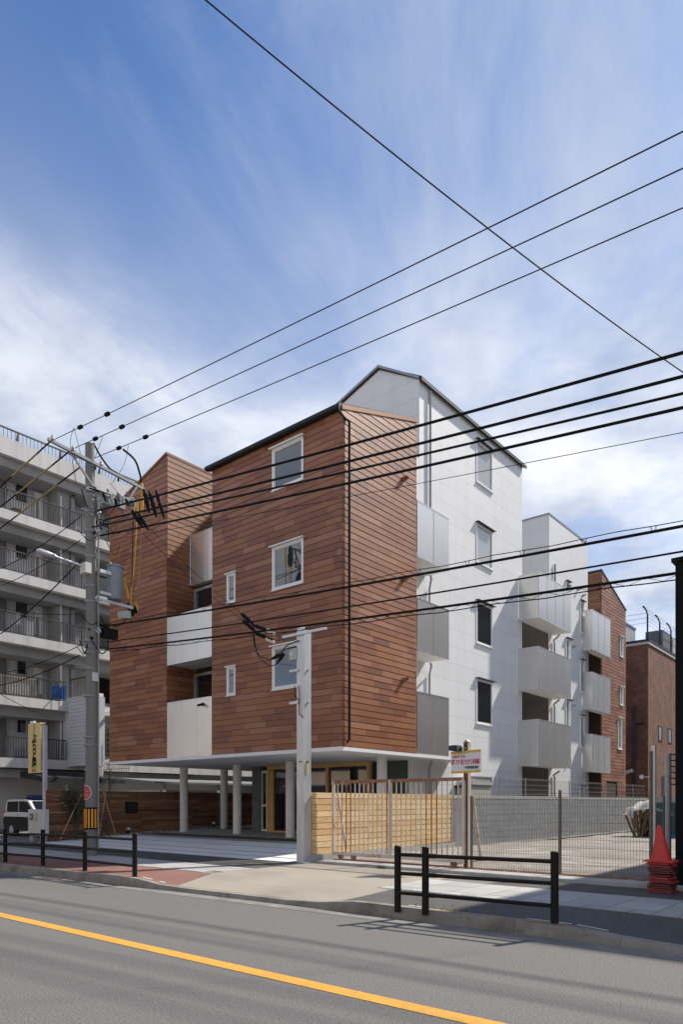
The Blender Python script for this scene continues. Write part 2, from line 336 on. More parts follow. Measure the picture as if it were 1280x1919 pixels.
def text(txt, size, origin, face_u, mat_, name, parent, cx=True, ext=0.002, bold=0.0):
    cu_ = bpy.data.curves.new(name, 'FONT'); cu_.body = txt; cu_.size = size; cu_.extrude = ext; cu_.offset = bold
    cu_.align_x = 'CENTER' if cx else 'LEFT'; cu_.align_y = 'CENTER'
    tmp = bpy.data.objects.new('tmp', cu_); COL.objects.link(tmp)
    bpy.context.view_layer.update()
    me = bpy.data.meshes.new_from_object(tmp.evaluated_get(bpy.context.evaluated_depsgraph_get()))
    bpy.data.objects.remove(tmp)
    u = Vector((face_u[0], face_u[1], 0)); n = u.cross(Vector((0, 0, 1)))
    M = Matrix((( u.x, 0, n.x, origin[0]), (u.y, 0, n.y, origin[1]), (u.z, 1, n.z, origin[2]), (0, 0, 0, 1)))
    me.transform(M)
    o0 = ORG.get(parent.name, Vector((0, 0, 0))); me.transform(Matrix.Translation(-o0))
    me.materials.clear(); me.materials.append(mat_)
    o = bpy.data.objects.new(name, me); COL.objects.link(o); o.parent = parent; ORG[o.name] = o0; return o
def px_area(p, w_, h_, n):                               # how large a wall piece shows
    d = Vector((p[0], p[1], p[2] - EYE)); L = d.length
    c = abs(d.x * n.x + d.y * n.y) / L
    return w_ * h_ * c / (L * L)

# ================================================================== GROUND
def kerb_y(X):
    P = [(-60, 6.3), (-24, 6.75), (-15.6, 6.95), (-10, 7.22), (-6.2, 7.40), (-1.8, 7.47), (40, 7.6)]
    for (a, b), (c, d) in zip(P, P[1:]):
        if X <= c: return b + (d - b) * (X - a) / (c - a)
    return P[-1][1]
def sm(a, b, x):
    t = min(max((x - a) / (b - a), 0), 1); return t * t * (3 - 2 * t)
def dip(X): return min(1, sm(-11.0, -9.9, X) * (1 - sm(-6.9, -5.9, X)) + sm(-3.2, -1.9, X))      # the dropped kerb at the driveway
def walk_z(X, Y):                                                     # pavement level
    k = kerb_y(X)
    z = 0.14 - 0.075 * dip(X) * (1 - sm(k, 9.4, Y))
    if X < -10.55: z += 0.20 * sm(11.0, 16.5, Y) + 0.10 * sm(16.5, 20, Y)
    elif X > -10.4: z += 0.05 * sm(11.55, 11.75, Y)
    return z
def sheet(name, x0, x1, y0f, y1f, m, dz=0.0, nx=40, ny=10, zf=walk_z, xl=None, xr=None, xlf=None):
    mb = MB(); vs = []; fs = []
    for j in range(ny + 1):
        for i in range(nx + 1):
            t = j / ny
            a = xlf(t) if xlf else (x0 if xl is None else x0 + xl * t); b = x1 if xr is None else x1 + xr * t
            X = a + (b - a) * i / nx
            ya = y0f(X) if callable(y0f) else y0f; yb = y1f(X) if callable(y1f) else y1f
            Y = ya + (yb - ya) * t
            vs.append((X, Y, zf(X, Y) + dz))
    for j in range(ny):
        for i in range(nx):
            a = j * (nx + 1) + i; fs.append((a, a + 1, a + nx + 2, a + nx + 1))
    mb.add(vs, fs); o = mb.build(name, m, smooth=True); return tag(o, kind='structure')
g = MB(); g.add([(-900, -900, -.06), (900, -900, -.06), (900, 900, -.06), (-900, 900, -.06)], [(0, 1, 2, 3)])
tag(g.build('ground', M_GRAVEL), kind='structure')
flat0 = lambda X, Y: 0.0
sheet('road', -60, 40, -6, lambda X: kerb_y(X), M_ASPHR, 0.0, 100, 4, flat0)
sheet('gutter', -60, 40, lambda X: kerb_y(X) - .30, lambda X: kerb_y(X) - .005, mat('gutter_concrete', (.20, .19, .175), rough=.9, var=.25, scale=1.5, fine=.15, bump=.4, stain=(.33, .30, .26), stain_amt=.7, stain_scale=3), 0.004, 100, 1, flat0)
tag(sheet('centre_line', -60, 30, lambda X: 4.19 + .008 * (X + 3.6), lambda X: 4.36 + .008 * (X + 3.6), M_YEL, 0.004, 60, 1, flat0))
# pavement base and its patches, each a few millimetres above the one below
sheet('pavement', -60, -10.5, lambda X: kerb_y(X) + .15, 44, M_ASPHB, 0, 260, 90)
sheet('pavement_right', -10.5, 40, lambda X: kerb_y(X) + .15, 11.6, M_ASPHB, 0, 300, 26).name = 'pavement'
sheet('red_paving', -40, -9.9, lambda X: kerb_y(X) + .15, 8.66, M_RED, 0.006, 150, 12, xr=-.60)
sheet('driveway', -9.88, -6.3, lambda X: kerb_y(X) + .15, 11.55, M_BEIGE, 0.006, 40, 40, xr=-.25, xlf=lambda t: -9.88 - .62 * min(t / .33, 1) - .06 * max(0, (t - .33) / .67))
sheet('asphalt_patch', -6.27, 12, lambda X: kerb_y(X) + .15, 8.93, M_ASPHD, 0.006, 100, 12, xl=-.18)
sheet('asphalt_strip', -5.6, 12, 10.47, 11.55, M_ASPHD, 0.004, 40, 4)
gs_ = sheet('apron_bed', -23.2, -10.56, 11.35, 20.5, mat('groove_soil', (.05, .048, .042), rough=.95, var=.3, scale=6), 0.003, 40, 30)
sheet('asphalt_strip_left', -24, -10.55, 9.83, 11.35, M_ASPHD, 0.004, 40, 4).name = 'asphalt_strip'
# worn right end of the dark strip: ragged tongues of asphalt over the concrete
rag = MB()
for i in range(16):
    y = 9.9 + i * .13; x1 = -10.7 - 1.9 * abs(math.sin(i * 2.3)) * .5; x0 = x1 - random.uniform(1.2, 2.6)
    rag.add([(x0, y, walk_z(x0, y) + .010), (x1, y + .04, walk_z(x1, y) + .010), (x1 - .2, y + .10, walk_z(x1, y + .1) + .010), (x0, y + .14, walk_z(x0, y + .14) + .010)], [(0, 1, 2, 3)])
tag(rag.build('worn_asphalt_edge', M_ASPHD), kind='structure')
# gravel lot
sheet('gravel_lot', -10.55, 30, 12.35, 60, M_GRAVEL, 0.0, 70, 70, lambda X, Y: .19 - .09 * sm(14, 30, Y) + .02 * math.sin(X * 1.7 + Y * .9) * math.sin(Y * 1.3))
st = MB(); rnd = random.Random(4)
for i in range(2600):
    X = rnd.uniform(-10.3, -2); Y = 12.6 + 22 * rnd.random() ** 1.6; s = rnd.uniform(.010, .034)
    z = .185 - .09 * sm(14, 30, Y)
    a = rnd.random() * 6.3
    st.add([(X + s * math.cos(a), Y + s * math.sin(a), z), (X + s * math.cos(a + 2), Y + s * math.sin(a + 2), z), (X + s * math.cos(a + 4.1), Y + s * math.sin(a + 4.1), z), (X, Y, z + s * .38)], [(0, 1, 3), (1, 2, 3), (2, 0, 3)])
tag(st.build('loose_stones', M_LSTONE), kind='stuff')
# concrete edging between pavement and lot
eg = MB()
eg.box(-10.35, 14, 11.58, 12.34, 0.02, .205)
tag(eg.build('lot_edging', M_CONC), kind='structure')
eg = MB(); eg.box(-10.30, -3.2, 12.08, 12.12, .20, .222); eg.box(-10.30, -3.2, 12.26, 12.30, .20, .222)
tag(eg.build('gate_track', M_RUST), kind='structure')

# kerb stones
kb = MB(); kb.v = []
kerb = bpy.data.objects.new('kerb', None); COL.objects.link(kerb); kerb['kind'] = 'structure'
def kerb_stone(x0, x1):
    mb = MB(); ps = []
    for X in (x0 + .0015, x1 - .0015):
        k = kerb_y(X); h = .155 - .085 * dip(X)
        ps.append([(X, k - .02, -.05), (X, k + .15, -.05), (X, k + .15, h), (X, k + .03, h), (X, k + .005, h - .03)])
    n = 5
    mb.add(ps[0] + ps[1], [list(range(n))[::-1], [n + i for i in range(n)]] + [(i, (i + 1) % n, n + (i + 1) % n, n + i) for i in range(n)])
    o = mb.build('kerb_stone', M_KERB); o.parent = kerb
X = -30.0
while X < 4: kerb_stone(X, X + .6); X += .6
far = MB()
for a, b in ((-60, -30), (4.0, 40)):
    far.prism([(a, kerb_y(a), -.05), (a, kerb_y(a) + .15, -.05), (a, kerb_y(a) + .15, .155), (a, kerb_y(a), .155)], (b - a, kerb_y(b) - kerb_y(a), 0))
o = far.build('kerb_run', M_KERB); o.parent = kerb; o['kind'] = 'stuff'
# faded yellow paint on the kerb by the right-hand guard rail
yp = MB()
for a, b in ((-4.75, -4.2), (-4.1, -3.72), (-3.6, -3.0)):
    yp.add([(a, kerb_y(a) + .035, .158), (b, kerb_y(b) + .035, .158), (b - .1, kerb_y(b) + .12, .158), (a + .05, kerb_y(a) + .10, .158)], [(0, 1, 2, 3)])
o = yp.build('yellow_kerb_mark', mat('faded_yellow', (.42, .30, .10), rough=.9, var=.3, scale=8, stain=(.31, .30, .27), stain_amt=.9, stain_scale=9)); o.parent = kerb
wp = MB()
for a, b in ((-3.55, -3.0), (-2.95, -2.6), (-5.2, -4.9), (-10.9, -10.6), (-10.4, -10.25)):
    wp.add([(a, kerb_y(a) + .20, .153 - .075 * dip(a)), (b, kerb_y(b) + .19, .153 - .075 * dip(b)), (b, kerb_y(b) + .235, .153 - .075 * dip(b)), (a, kerb_y(a) + .24, .153 - .075 * dip(a))], [(0, 1, 2, 3)])
tag(wp.build('white_paint_flakes', mat('white_flake', (.6, .6, .58), rough=.8)), kind='structure')

# flagstone strip: small tiles (every other one ribbed) in front, larger flags behind
def tile_mesh(sx, sy, ribs):
    mb = MB(); g_ = .006
    mb.hexa([(g_, g_, -.03), (sx - g_, g_, -.03), (sx - g_, sy - g_, -.03), (g_, sy - g_, -.03), (g_ + .003, g_ + .003, .012), (sx - g_ - .003, g_ + .003, .012), (sx - g_ - .003, sy - g_ - .003, .012), (g_ + .003, sy - g_ - .003, .012)])
    if ribs:
        for k in range(5):
            x = .045 + k * .0525
            mb.hexa([(x - .014, .03, .010), (x + .014, .03, .010), (x + .014, sy - .03, .010), (x - .014, sy - .03, .010), (x - .007, .035, .020), (x + .007, .035, .020), (x + .007, sy - .035, .020), (x - .007, sy - .035, .020)])
    return mesh_of(mb, 'flagstone', M_TILE)
T_plain, T_rib, T_big = tile_mesh(.3, .3, False), tile_mesh(.3, .3, True), tile_mesh(.6, .6, False)
strip = bpy.data.objects.new('flagstone_strip', None); COL.objects.link(strip); strip['kind'] = 'structure'
def strip_run(x0, x1, y0, big_rows):
    i = 0; X = x0
    while X < x1 - .05:
        z = walk_z(X + .15, y0 + .15) + random.uniform(-.001, .001)
        piece('flagstone', T_rib if i % 2 else T_plain, strip, (X, y0, z)); X += .3; i += 1
    for r in range(big_rows):
        X = x0 + (0 if r % 2 else -.0)
        while X < x1 - .05:
            piece('flagstone', T_big, strip, (X, y0 + .3 + .6 * r, walk_z(X + .3, y0 + .6) + random.uniform(-.001, .001))); X += .6
strip_run(-24.9, -10.75, 8.68, 1)
for i in range(24): piece('flagstone', T_plain, strip, (-24.9 + i * .6, 9.585, walk_z(-24.9 + i * .6, 9.7) ), 0, (2, .8, 1))
strip_run(-6.7, 1.1, 8.95, 2)

# concrete parking apron under and before the building: bays divided by open grooves
apron = bpy.data.objects.new('parking_apron', None); COL.objects.link(apron); apron['kind'] = 'structure'
rows = [11.35, 12.0, 12.75, 13.75, 14.75, 20.2]
for a, b in zip(rows, rows[1:]):
    for x0, x1 in ((-22.9, -19.6), (-19.6, -16.2), (-16.2, -13.0), (-13.0, -10.78)):
        mb = MB(); n = 6
        vs = []; fs = []
        for (ya, top) in ((a + .05, 0), (a + .05, 1), (b - .05, 1), (b - .05, 0)):
            for i in range(n + 1):
                X = x0 + .004 + (x1 - x0 - .008) * i / n
                vs.append((X, ya, walk_z(X, ya) + (.010 if top else -.03)))
        for j in range(3):
            for i in range(n): q = j * (n + 1) + i; fs.append((q, q + 1, q + n + 2, q + n + 1))
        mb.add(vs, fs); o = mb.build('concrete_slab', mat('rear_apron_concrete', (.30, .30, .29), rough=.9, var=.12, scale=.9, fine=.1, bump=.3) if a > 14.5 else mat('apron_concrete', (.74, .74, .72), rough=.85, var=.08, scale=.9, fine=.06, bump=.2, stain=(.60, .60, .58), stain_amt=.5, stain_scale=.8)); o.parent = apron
# stones and tufts along the dark fence and round the columns
rk = MB(); rnd = random.Random(9)
def rock(X, Y, s, z=None):
    z = walk_z(X, Y) if z is None else z
    a = [(X + s * math.cos(t) * rnd.uniform(.7, 1.1), Y + s * math.sin(t) * rnd.uniform(.7, 1.1)) for t in (0, 1.25, 2.5, 3.8, 5.0)]
    n = 5; vs = [(x, y, z - .02) for x, y in a] + [(X + (x - X) * .75, Y + (y - Y) * .75, z + s * .6 * rnd.uniform(.7, 1.2)) for x, y in a]
    rk.add(vs, [[n + i for i in range(n)]] + [(i, (i + 1) % n, n + (i + 1) % n, n + i) for i in range(n)])
for i in range(420):
    Y = 14.0 + 12 * rnd.random(); rock(-23.15 + .55 * rnd.random() ** 1.3, Y, rnd.uniform(.03, .09))
for cx_, cy_ in ((-22.2, 16.85), (-19.0, 16.6), (-16.2, 16.2), (-18.2, 17.6), (-20.5, 18.5)):
    for i in range(40): rock(cx_ + rnd.gauss(0, .35), cy_ + rnd.gauss(0, .14), rnd.uniform(.02, .05))
tag(rk.build('border_stones', M_STONE), kind='stuff')
gr = MB()
def tuft(X, Y, n, h, z, sp=.1):
    for i in range(n):
        x = X + rnd.gauss(0, sp); y = Y + rnd.gauss(0, sp * .5); a = rnd.random() * 6.3; l = rnd.gauss(0, h * .35); hh = h * rnd.uniform(.5, 1.1)
        gr.add([(x - .006 * math.cos(a), y - .006 * math.sin(a), z), (x + .006 * math.cos(a), y + .006 * math.sin(a), z), (x + l, y + l * .4, z + hh)], [(0, 1, 2)])
tuft(-8.55, 11.52, 60, .10, .15, .07); tuft(-18.9, 16.5, 90, .09, .33, .25); tuft(-16.3, 16.1, 40, .08, .32, .25); tuft(-22.4, 12.6, 60, .12, .18, .4)
tuft(-6.5, 11.57, 25, .06, .14, .2); tuft(-4.6, 7.64, 40, .05, .15, .3)
tag(gr.build('grass_tufts', mat('dry_grass', [(.10, .13, .03), (.17, .16, .05), (.07, .10, .025)], rough=.7)), kind='stuff')

# ================================================================== MAIN BUILDING
bld = thing('apartment_building', (-15, 16, .3), 'brown terracotta-clad and white gabled block raised on round white columns', 'building')
XC, XW, YF = -11.48, -12.38, 13.8
FRONT, RIGHT, RECESS = faceY(YF), faceX(XC), faceX(-18.95)
def clip(poly, a, b, c):                                  # keep a*u + b*z <= c
    out = []
    for i, p in enumerate(poly):
        q = poly[(i + 1) % len(poly)]; dp = a * p[0] + b * p[1] - c; dq = a * q[0] + b * q[1] - c
        if dp <= 0: out.append(p)
        if (dp < 0 < dq) or (dq < 0 < dp):
            t = dp / (dp - dq); out.append((p[0] + (q[0] - p[0]) * t, p[1] + (q[1] - p[1]) * t))
    return out
BOARDS = []
def siding(face, u0, u1, z0, top, holes=(), pitch=.171, seed=1, lens=(.61, .76, .91, .91, 1.2)):
    """top = (za at u0, zb at u1) - a straight sloping or level top edge"""
    rr = random.Random(seed); za, zb = top; sl = (zb - za) / (u1 - u0); z = z0; zmax = max(za, zb)
    while z < zmax:
        zt = min(z + pitch - .010, zmax); u = u0 - rr.uniform(0, .8)
        while u < u1:
            l = rr.choice(lens); a, b = max(u, u0) + .002, min(u + l, u1) - .002; u += l
            if b - a < .02: continue
            rects = [(a, b, z, zt)]
            for (h0, h1, hz0, hz1) in holes:
                nr = []
                for (p, q, s, t) in rects:
                    if q <= h0 or p >= h1 or t <= hz0 or s >= hz1: nr.append((p, q, s, t)); continue
                    if p < h0: nr.append((p, h0, s, t))
                    if q > h1: nr.append((h1, q, s, t))
                    m0, m1 = max(p, h0), min(q, h1)
                    if s < hz0: nr.append((m0, m1, s, hz0))
                    if t > hz1: nr.append((m0, m1, hz1, t))
                rects = nr
            for (p, q, s, t) in rects:
                if q - p < .01 or t - s < .01: continue
                poly = [(p, s), (q, s), (q, t), (p, t)]; full = (t - s) > pitch - .012
                c = clip(poly, -sl, 1, za - sl * u0)
                if len(c) < 3: continue
                rect = len(c) == 4 and all(abs(c[i][0] - poly[i][0]) + abs(c[i][1] - poly[i][1]) < 1e-6 for i in range(4))
                pc = face.p((p + q) / 2, 0, (s + t) / 2)
                BOARDS.append((px_area(pc, q - p, t - s, face.n), face, c, rect))
        z += pitch
def emit_boards(root, m, limit=300):
    unit = MB(); unit.hexa([(0, 0, 0), (1, 0, 0), (1, -.021, 0), (0, -.021, 0), (0, 0, 1), (1, 0, 1), (1, -.013, 1), (0, -.013, 1)])
    me = mesh_of(unit, 'siding_board', m)
    BOARDS.sort(key=lambda b: -b[0]); n = 0; rest = MB()
    for (ar, f, c, rect) in BOARDS:
        # in the unit mesh local x runs along the wall and local -y points outwards
        if rect and n < limit:
            (p, s), (q, _), (_, t) = c[0], c[1], c[2]
            base = f.p(p, 0, s); piece('siding_board', me, root, base, f.rz(), (q - p, 1, t - s)); n += 1
        else:
            zs = [x[1] for x in c]; lo, hi = min(zs), max(zs); k = len(c)
            outer = [f.p(u, .021 - .008 * (z - lo) / .16, z) for u, z in c]; inner = [f.p(u, 0, z) for u, z in c]
            rest.add(inner + outer, [[k + i for i in range(k)]] + [(i, (i + 1) % k, k + (i + 1) % k, k + i) for i in range(k)])
    o = rest.build('siding', m, root); o['kind'] = 'stuff'
def window(root, face, u0, u1, z0, z1, glass=M_GLASS, hood=None, fr=.075, proud=.05, hood_d=.11, deep=-.015):
    mb = MB()
    face.box(mb, u0, u1, -.06, proud, z0, z0 + fr); face.box(mb, u0, u1, -.06, proud, z1 - fr, z1)
    face.box(mb, u0, u0 + fr, -.06, proud - .003, z0 + fr, z1 - fr); face.box(mb, u1 - fr, u1, -.06, proud - .003, z0 + fr, z1 - fr)
    face.box(mb, u0 - .02, u1 + .02, 0, proud + .03, z0 - .025, z0 - .001)
    wdw = mb.build('window', M_SASH, root)
    g_ = MB(); face.box(g_, u0 + fr - .004, u1 - fr + .004, deep - .02, deep, z0 + fr - .004, z1 - fr + .004)
    g_.build('pane', glass, wdw)
    b_ = MB(); t = .022
    face.box(b_, u0 + fr, u1 - fr, deep + .001, deep + .014, z0 + fr, z0 + fr + t); face.box(b_, u0 + fr, u1 - fr, deep + .001, deep + .014, z1 - fr - t, z1 - fr)
    for a_, c_ in ((u0 + fr, u0 + fr + t), (u1 - fr - t, u1 - fr)): face.box(b_, a_, c_, deep + .001, deep + .013, z0 + fr + t, z1 - fr - t)
    b_.build('sash', M_SASH, wdw)
    if hood:
        h = MB(); face.box(h, u0 - .05, u1 + .05, 0, hood_d + proud, z1 + .005, z1 + .022)
        face.box(h, u0 - .05, u1 + .05, hood_d + proud - .014, hood_d + proud, z1 - .012, z1 + .005)
        h.build('hood', hood, wdw)
    return wdw
WF = [(-14.03, -12.83, 4.67, 5.89), (-14.03, -12.83, 7.47, 8.69), (-14.03, -12.83, 10.27, 11.45)]
WS = [(-15.97, -15.58, 4.70, 5.56), (-15.97, -15.58, 7.46, 8.34)]
siding(FRONT, -22.32, -18.95, 2.97, (11.86, 12.88), seed=2)
siding(FRONT, -16.65, XC, 2.97, (11.66, 11.66), [(a, b, c, d) for a, b, c, d in WF + WS], seed=3)
siding(RIGHT, YF - .02, 17.25, 2.97, (11.68, 12.80), seed=4)
siding(RECESS, YF, 18.7, 2.97, (12.90, 12.90), seed=5)
siding(faceY(35.5), -13.6, XW, .4, (13.25, 13.25), seed=6)
RB = faceX(XW)
WB = [(37.9, 38.55, 4.35, 6.05), (38.25, 38.75, 6.75, 7.75), (38.25, 38.75, 9.35, 10.45)]
siding(RB, 35.5, 39.25, .4, (13.25, 12.05), WB + [(36.2, 37.9, .2, 2.6)], seed=7)
emit_boards(bld, M_BOARD)
# structural cores behind the cladding
core = MB(); core.prism([(-16.65, YF + .02, 2.96), (-16.65, 17.24, 2.96), (-16.65, 17.24, 12.80), (-16.65, YF + .02, 11.70)], (16.65 + XC - .001, 0, 0)); core.build('wall_core', M_BCORE, bld)
core = MB(); core.prism([(-22.33, YF + .02, 2.96), (-18.951, YF + .02, 2.96), (-18.951, YF + .02, 12.90), (-22.33, YF + .02, 11.86)], (0, 12, 0)); core.build('wall_core', M_BCORE, bld)
core = MB(); core.box(-18.95, -16.65, 14.96, 18.7, 2.96, 8.9); core.build('wall_core', M_BCORE, bld)
core = MB(); core.box(-18.95, -16.65, 17.0, 18.7, 8.9, 11.6); core.build('wall_core', M_BCORE, bld)
core = MB(); core.box(-22, XW - .03, 35.51, 39.22, .2, 12.0); core.build('wall_core', M_BCORE, bld)
core = MB(); core.prism([(-13.7, 35.51, 11.9), (-13.7, 39.22, 11.9), (-13.7, 39.22, 12.04), (-13.7, 35.51, 13.24)], (13.7 + XW - .03, 0, 0)); core.build('wall_core', M_BCORE, bld)
core = MB(); core.box(-22.3, XW - .1, 17.25, 18.76, 2.96, 11.0); core.build('wall_core', M_BCORE, bld)
# white gabled block, tower and links
YG, YE, T0, T1 = 18.78, 26.33, 29.0, 33.6
gab = [(-19.0, .3), (XW - .03, .3), (XW - .03, 15.16), (-13.98, 16.08), (-16.6, 15.2), (-19.0, 15.2)]  # flat left end is unseen, shaped to cast shade on the recess wall
wc = MB(); wc.prism([(x, YG + .03, z) for x, z in gab], (0, YE - YG - .05, 0)); wc.build('white_core', M_WCORE, bld)
wc = MB(); wc.box(-19, XW - .03, T0 + .03, T1 - .03, .3, 14.05); wc.build('white_core', M_WCORE, bld)
wc = MB(); wc.box(-20, -13.85, YE, 29.1, .3, 10.4); wc.build('white_core', M_WCORE, bld)
wc = MB(); wc.box(-20, -13.6, T1 - .1, 35.6, .3, 10.4); wc.build('white_core', M_WCORE, bld)
def panels(face, u0, u1, z0, z1, holes=(), row=.60, ln=3.03, topf=None):
    z = z0; r = 0
    while z < z1 - .02:
        zt = min(z + row, z1); u = u0 - (ln * .5 if r % 2 else 0)
        while u < u1:
            a, b = max(u, u0), min(u + ln, u1); u += ln
            if b - a < .05: continue
            rects = [(a, b, z, zt)]
            for (h0, h1, hz0, hz1) in holes:
                nr = []
                for (p, q, s, t) in rects:
                    if q <= h0 or p >= h1 or t <= hz0 or s >= hz1: nr.append((p, q, s, t)); continue
                    if p < h0: nr.append((p, h0, s, t))
                    if q > h1: nr.append((h1, q, s, t))
                    m0, m1 = max(p, h0), min(q, h1)
                    if s < hz0: nr.append((m0, m1, s, hz0))
                    if t > hz1: nr.append((m0, m1, hz1, t))
                rects = nr
            for (p, q, s, t) in rects:
                if q - p < .02 or t - s < .02: continue
                poly = [(p + .0015, s + .0025), (q - .0015, s + .0025), (q - .0015, t - .0025), (p + .0015, t - .0025)]
                if topf:
                    for (aa, bb, cc_) in topf: poly = clip(poly, aa, bb, cc_)
                if len(poly) < 3: continue
                mb = MB(); mb.prism([face.p(x, -.03, y) for x, y in poly], tuple(Vector((face.n.x, face.n.y, 0)) * .03))
                mb.build('wall_panel', M_WHITE, bld)
        z += row; r += 1
WW = [(22.52, 23.77, 4.38, 6.03), (22.52, 23.77, 7.31, 8.86), (22.52, 23.77, 10.25, 11.70), (22.52, 23.77, 13.17, 14.72)]
panels(faceX(XW), YG, YE, .3, 15.16, WW + [(21.7, 23.75, .2, 2.45)])
s1 = (16.08 - 15.16) / (-13.98 - XW); s2 = (16.08 - 15.2) / (-13.98 + 16.6)
panels(faceY(YG), -16.6, XW - .032, 11.0, 16.08, topf=[(-s1, 1, 16.08 + s1 * 13.98), (-s2, 1, 16.08 + s2 * 13.98)])
TW = [(30.15, 30.4, 1.2, 2.55)] + [(30.55, 30.95, 1.3, 2.5)]
SL = [(30.85, 31.25, z, z + 1.3) for z in (4.9, 7.7, 10.3)] + [(32.6, 33.05, z, z + 1.55) for z in (4.1, 6.75, 9.55)] + [(32.6, 33.05, .3, 2.3)]
panels(faceX(XW), T0, T1, .3, 14.05, SL)
panels(faceY(T0), -16, XW - .032, 10.4, 14.05)
# recess walls and soffits between the blocks
rc = MB(); rc.box(-13.84, XW - .05, T0 - .0, T0 + .028, .3, 10.4); rc.build('recess_wall', mat('recess_brown_wall', (.17, .135, .115), rough=.8), bld)
rc = MB(); rc.box(-13.60, XW - .05, 35.46, 35.49, .3, 10.4); rc.box(-13.62, -13.59, T1, 35.46, .3, 10.4); rc.build('recess_wall', M_BCORE, bld)
# roofs
rf = MB()
rf.prism([(-16.80, YF - .14, 11.64), (-16.80, YF - .14, 11.80), (-16.80, 17.3, 12.93), (-16.80, 17.3, 12.82)], (5.33, 0, 0))
rf.build('roof', M_FASCIA, bld)
rf = MB(); rf.prism([(XC - .02, YF - .02, 11.68), (XC - .02, YF - .02, 11.79), (XC - .02, 17.28, 12.91), (XC - .02, 17.28, 12.80)], (.055, 0, 0)); rf.build('roof_trim', M_BOARD, bld)
rf = MB(); rf.prism([(-22.4, YF - .05, 11.84), (-18.93, YF - .05, 12.91), (-18.93, YF - .05, 12.98), (-22.4, YF - .05, 11.92)], (0, 12, 0)); rf.build('roof', M_BOARD, bld)
rf = MB(); ov = .14
rf.prism([(XW + ov, YG - .06, 15.05), (XW + ov, YG - .06, 15.17), (-13.98, YG - .06, 16.18), (-13.98, YG - .06, 16.08)], (0, YE - YG + .2, 0))
rf.build('roof', M_FASCIA, bld)
rf = MB(); rf.prism([(XW + .03, YG - .08, 15.12), (XW + .03, YG - .08, 15.20), (-13.98, YG - .08, 16.22), (-16.7, YG - .08, 15.31), (-16.7, YG - .08, 15.23), (-13.98, YG - .08, 16.13)], (0, .035, 0)); rf.build('verge_trim', M_GREYROOF, bld)
rf = MB(); rf.prism([(-13.98, YG - .06, 16.08), (-13.98, YG - .06, 16.18), (-16.75, YG - .06, 15.26), (-16.75, YG - .06, 15.18)], (0, YE - YG + .2, 0)); rf.build('roof', M_FASCIA, bld)
rf = MB(); rf.box(-19, XW + .02, T0 - .02, T1 + .02, 14.05, 14.12); rf.build('roof_trim', M_GREYROOF, bld)
rf = MB(); rf.prism([(-13.7, 35.45, 13.25), (-13.7, 35.45, 13.33), (-13.7, 39.32, 12.09), (-13.7, 39.32, 12.01)], (13.7 + XW + .04, 0, 0)); rf.build('roof', M_FASCIA, bld)
gt = MB(); gt.tube([(-16.78, YF - .17, 11.70), (XC - .02, YF - .17, 11.70)], .055, 8); gt.build('gutter', M_FASCIA, bld, True)
# windows
for (a, b, c, d) in WF: window(bld, FRONT, a, b, c, d, hood=M_SASH, fr=.068, proud=.03, hood_d=.09)
for (a, b, c, d) in WS: window(bld, FRONT, a, b, c, d, hood=M_SASH, fr=.062, proud=.03, hood_d=.05)
M_CURT = mat('glass_over_white_blind', (.36, .38, .40), rough=0.06, var=0.03, ior=2.0)
for i, (a, b, c, d) in enumerate(WW): window(bld, faceX(XW), a, b, c, d, glass=M_CURT if i > 1 else M_DGLASS, hood=M_FASCIA, fr=.06, proud=.03, hood_d=.11)
for i, (a, b, c, d) in enumerate(WB): window(bld, RB, a, b, c, d, glass=M_FROST if i == 0 else M_CURT, hood=M_SASH, fr=.06, hood_d=.08)
for i, (a, b, c, d) in enumerate(SL): window(bld, faceX(XW), a, b, c, d, glass=M_GLASS, hood=M_FASCIA, fr=.05, hood_d=.10)
# recess glazing at the front bay and the set-back top panel
for z0, z1 in ((3.0, 5.85), (5.95, 8.72)):
    gl = MB(); gl.box(-18.90, -16.70, 14.92, 14.955, z0, z1); gp = gl.build('balcony_glazing', M_DGLASS, bld)
    fr = MB()
    for x in (-18.90, -17.95, -17.08): fr.box(x, x + .07, 14.85, 14.92, z0, z1)
    fr.box(-18.9, -16.7, 14.86, 14.92, z1 - .09, z1); fr.build('mullion', M_ALU, gp)
# balconies
def balcony(kind, x0, x1, y0, y1, z0, z1, faces):
    """floor slab with metal sheets on the listed sides; each sheet is a piece of its own"""
    mb = MB(); mb.box(x0, x1 - .012, y0 + .012, y1 - .004, z0 + .03, z0 + .16)
    slab = mb.build('balcony', M_SOFFIT, bld)
    for f in faces:
        if f == 'front': fc, a, b, n = faceY(y0), x0, x1, 0
        elif f == 'right': fc, a, b, n = faceX(x1), y0 + .028, y1, 0
        k = max(1, round((b - a) / .78))
        for i in range(k):
            p, q = a + (b - a) * i / k + .004, a + (b - a) * (i + 1) / k - .004
            s = MB(); fc.box(s, p, q, -.025, -.002, z0, z1)
            fc.box(s, p, p + .03, -.0021, .007, z0, z1); fc.box(s, p + .03, q, -.0021, .007, z0, z0 + .03); fc.box(s, p + .03, q, -.0021, .007, z1 - .03, z1)
            s.build('balcony_sheet', M_BALC, slab)
    return slab
balcony('f', -18.93, -16.67, YF - .01, 14.9, 2.95, 4.77, ['front'])
balcony('f', -18.93, -16.67, YF - .01, 14.9, 5.98, 7.56, ['front'])
balcony('f', -18.93, -16.67, 14.70, 15.5, 8.80, 10.50, ['front'])
for z0, z1 in ((2.95, 4.82), (6.03, 7.62), (8.84, 10.52)): balcony('r', XW, XC, 17.27, 19.13, z0, z1, ['right'])
for z0, z1 in ((2.95, 4.80), (5.98, 7.68), (8.80, 10.62)): balcony('t', XW + .01, XC - .06, 26.0, 29.35, z0, z1, ['front', 'right'])
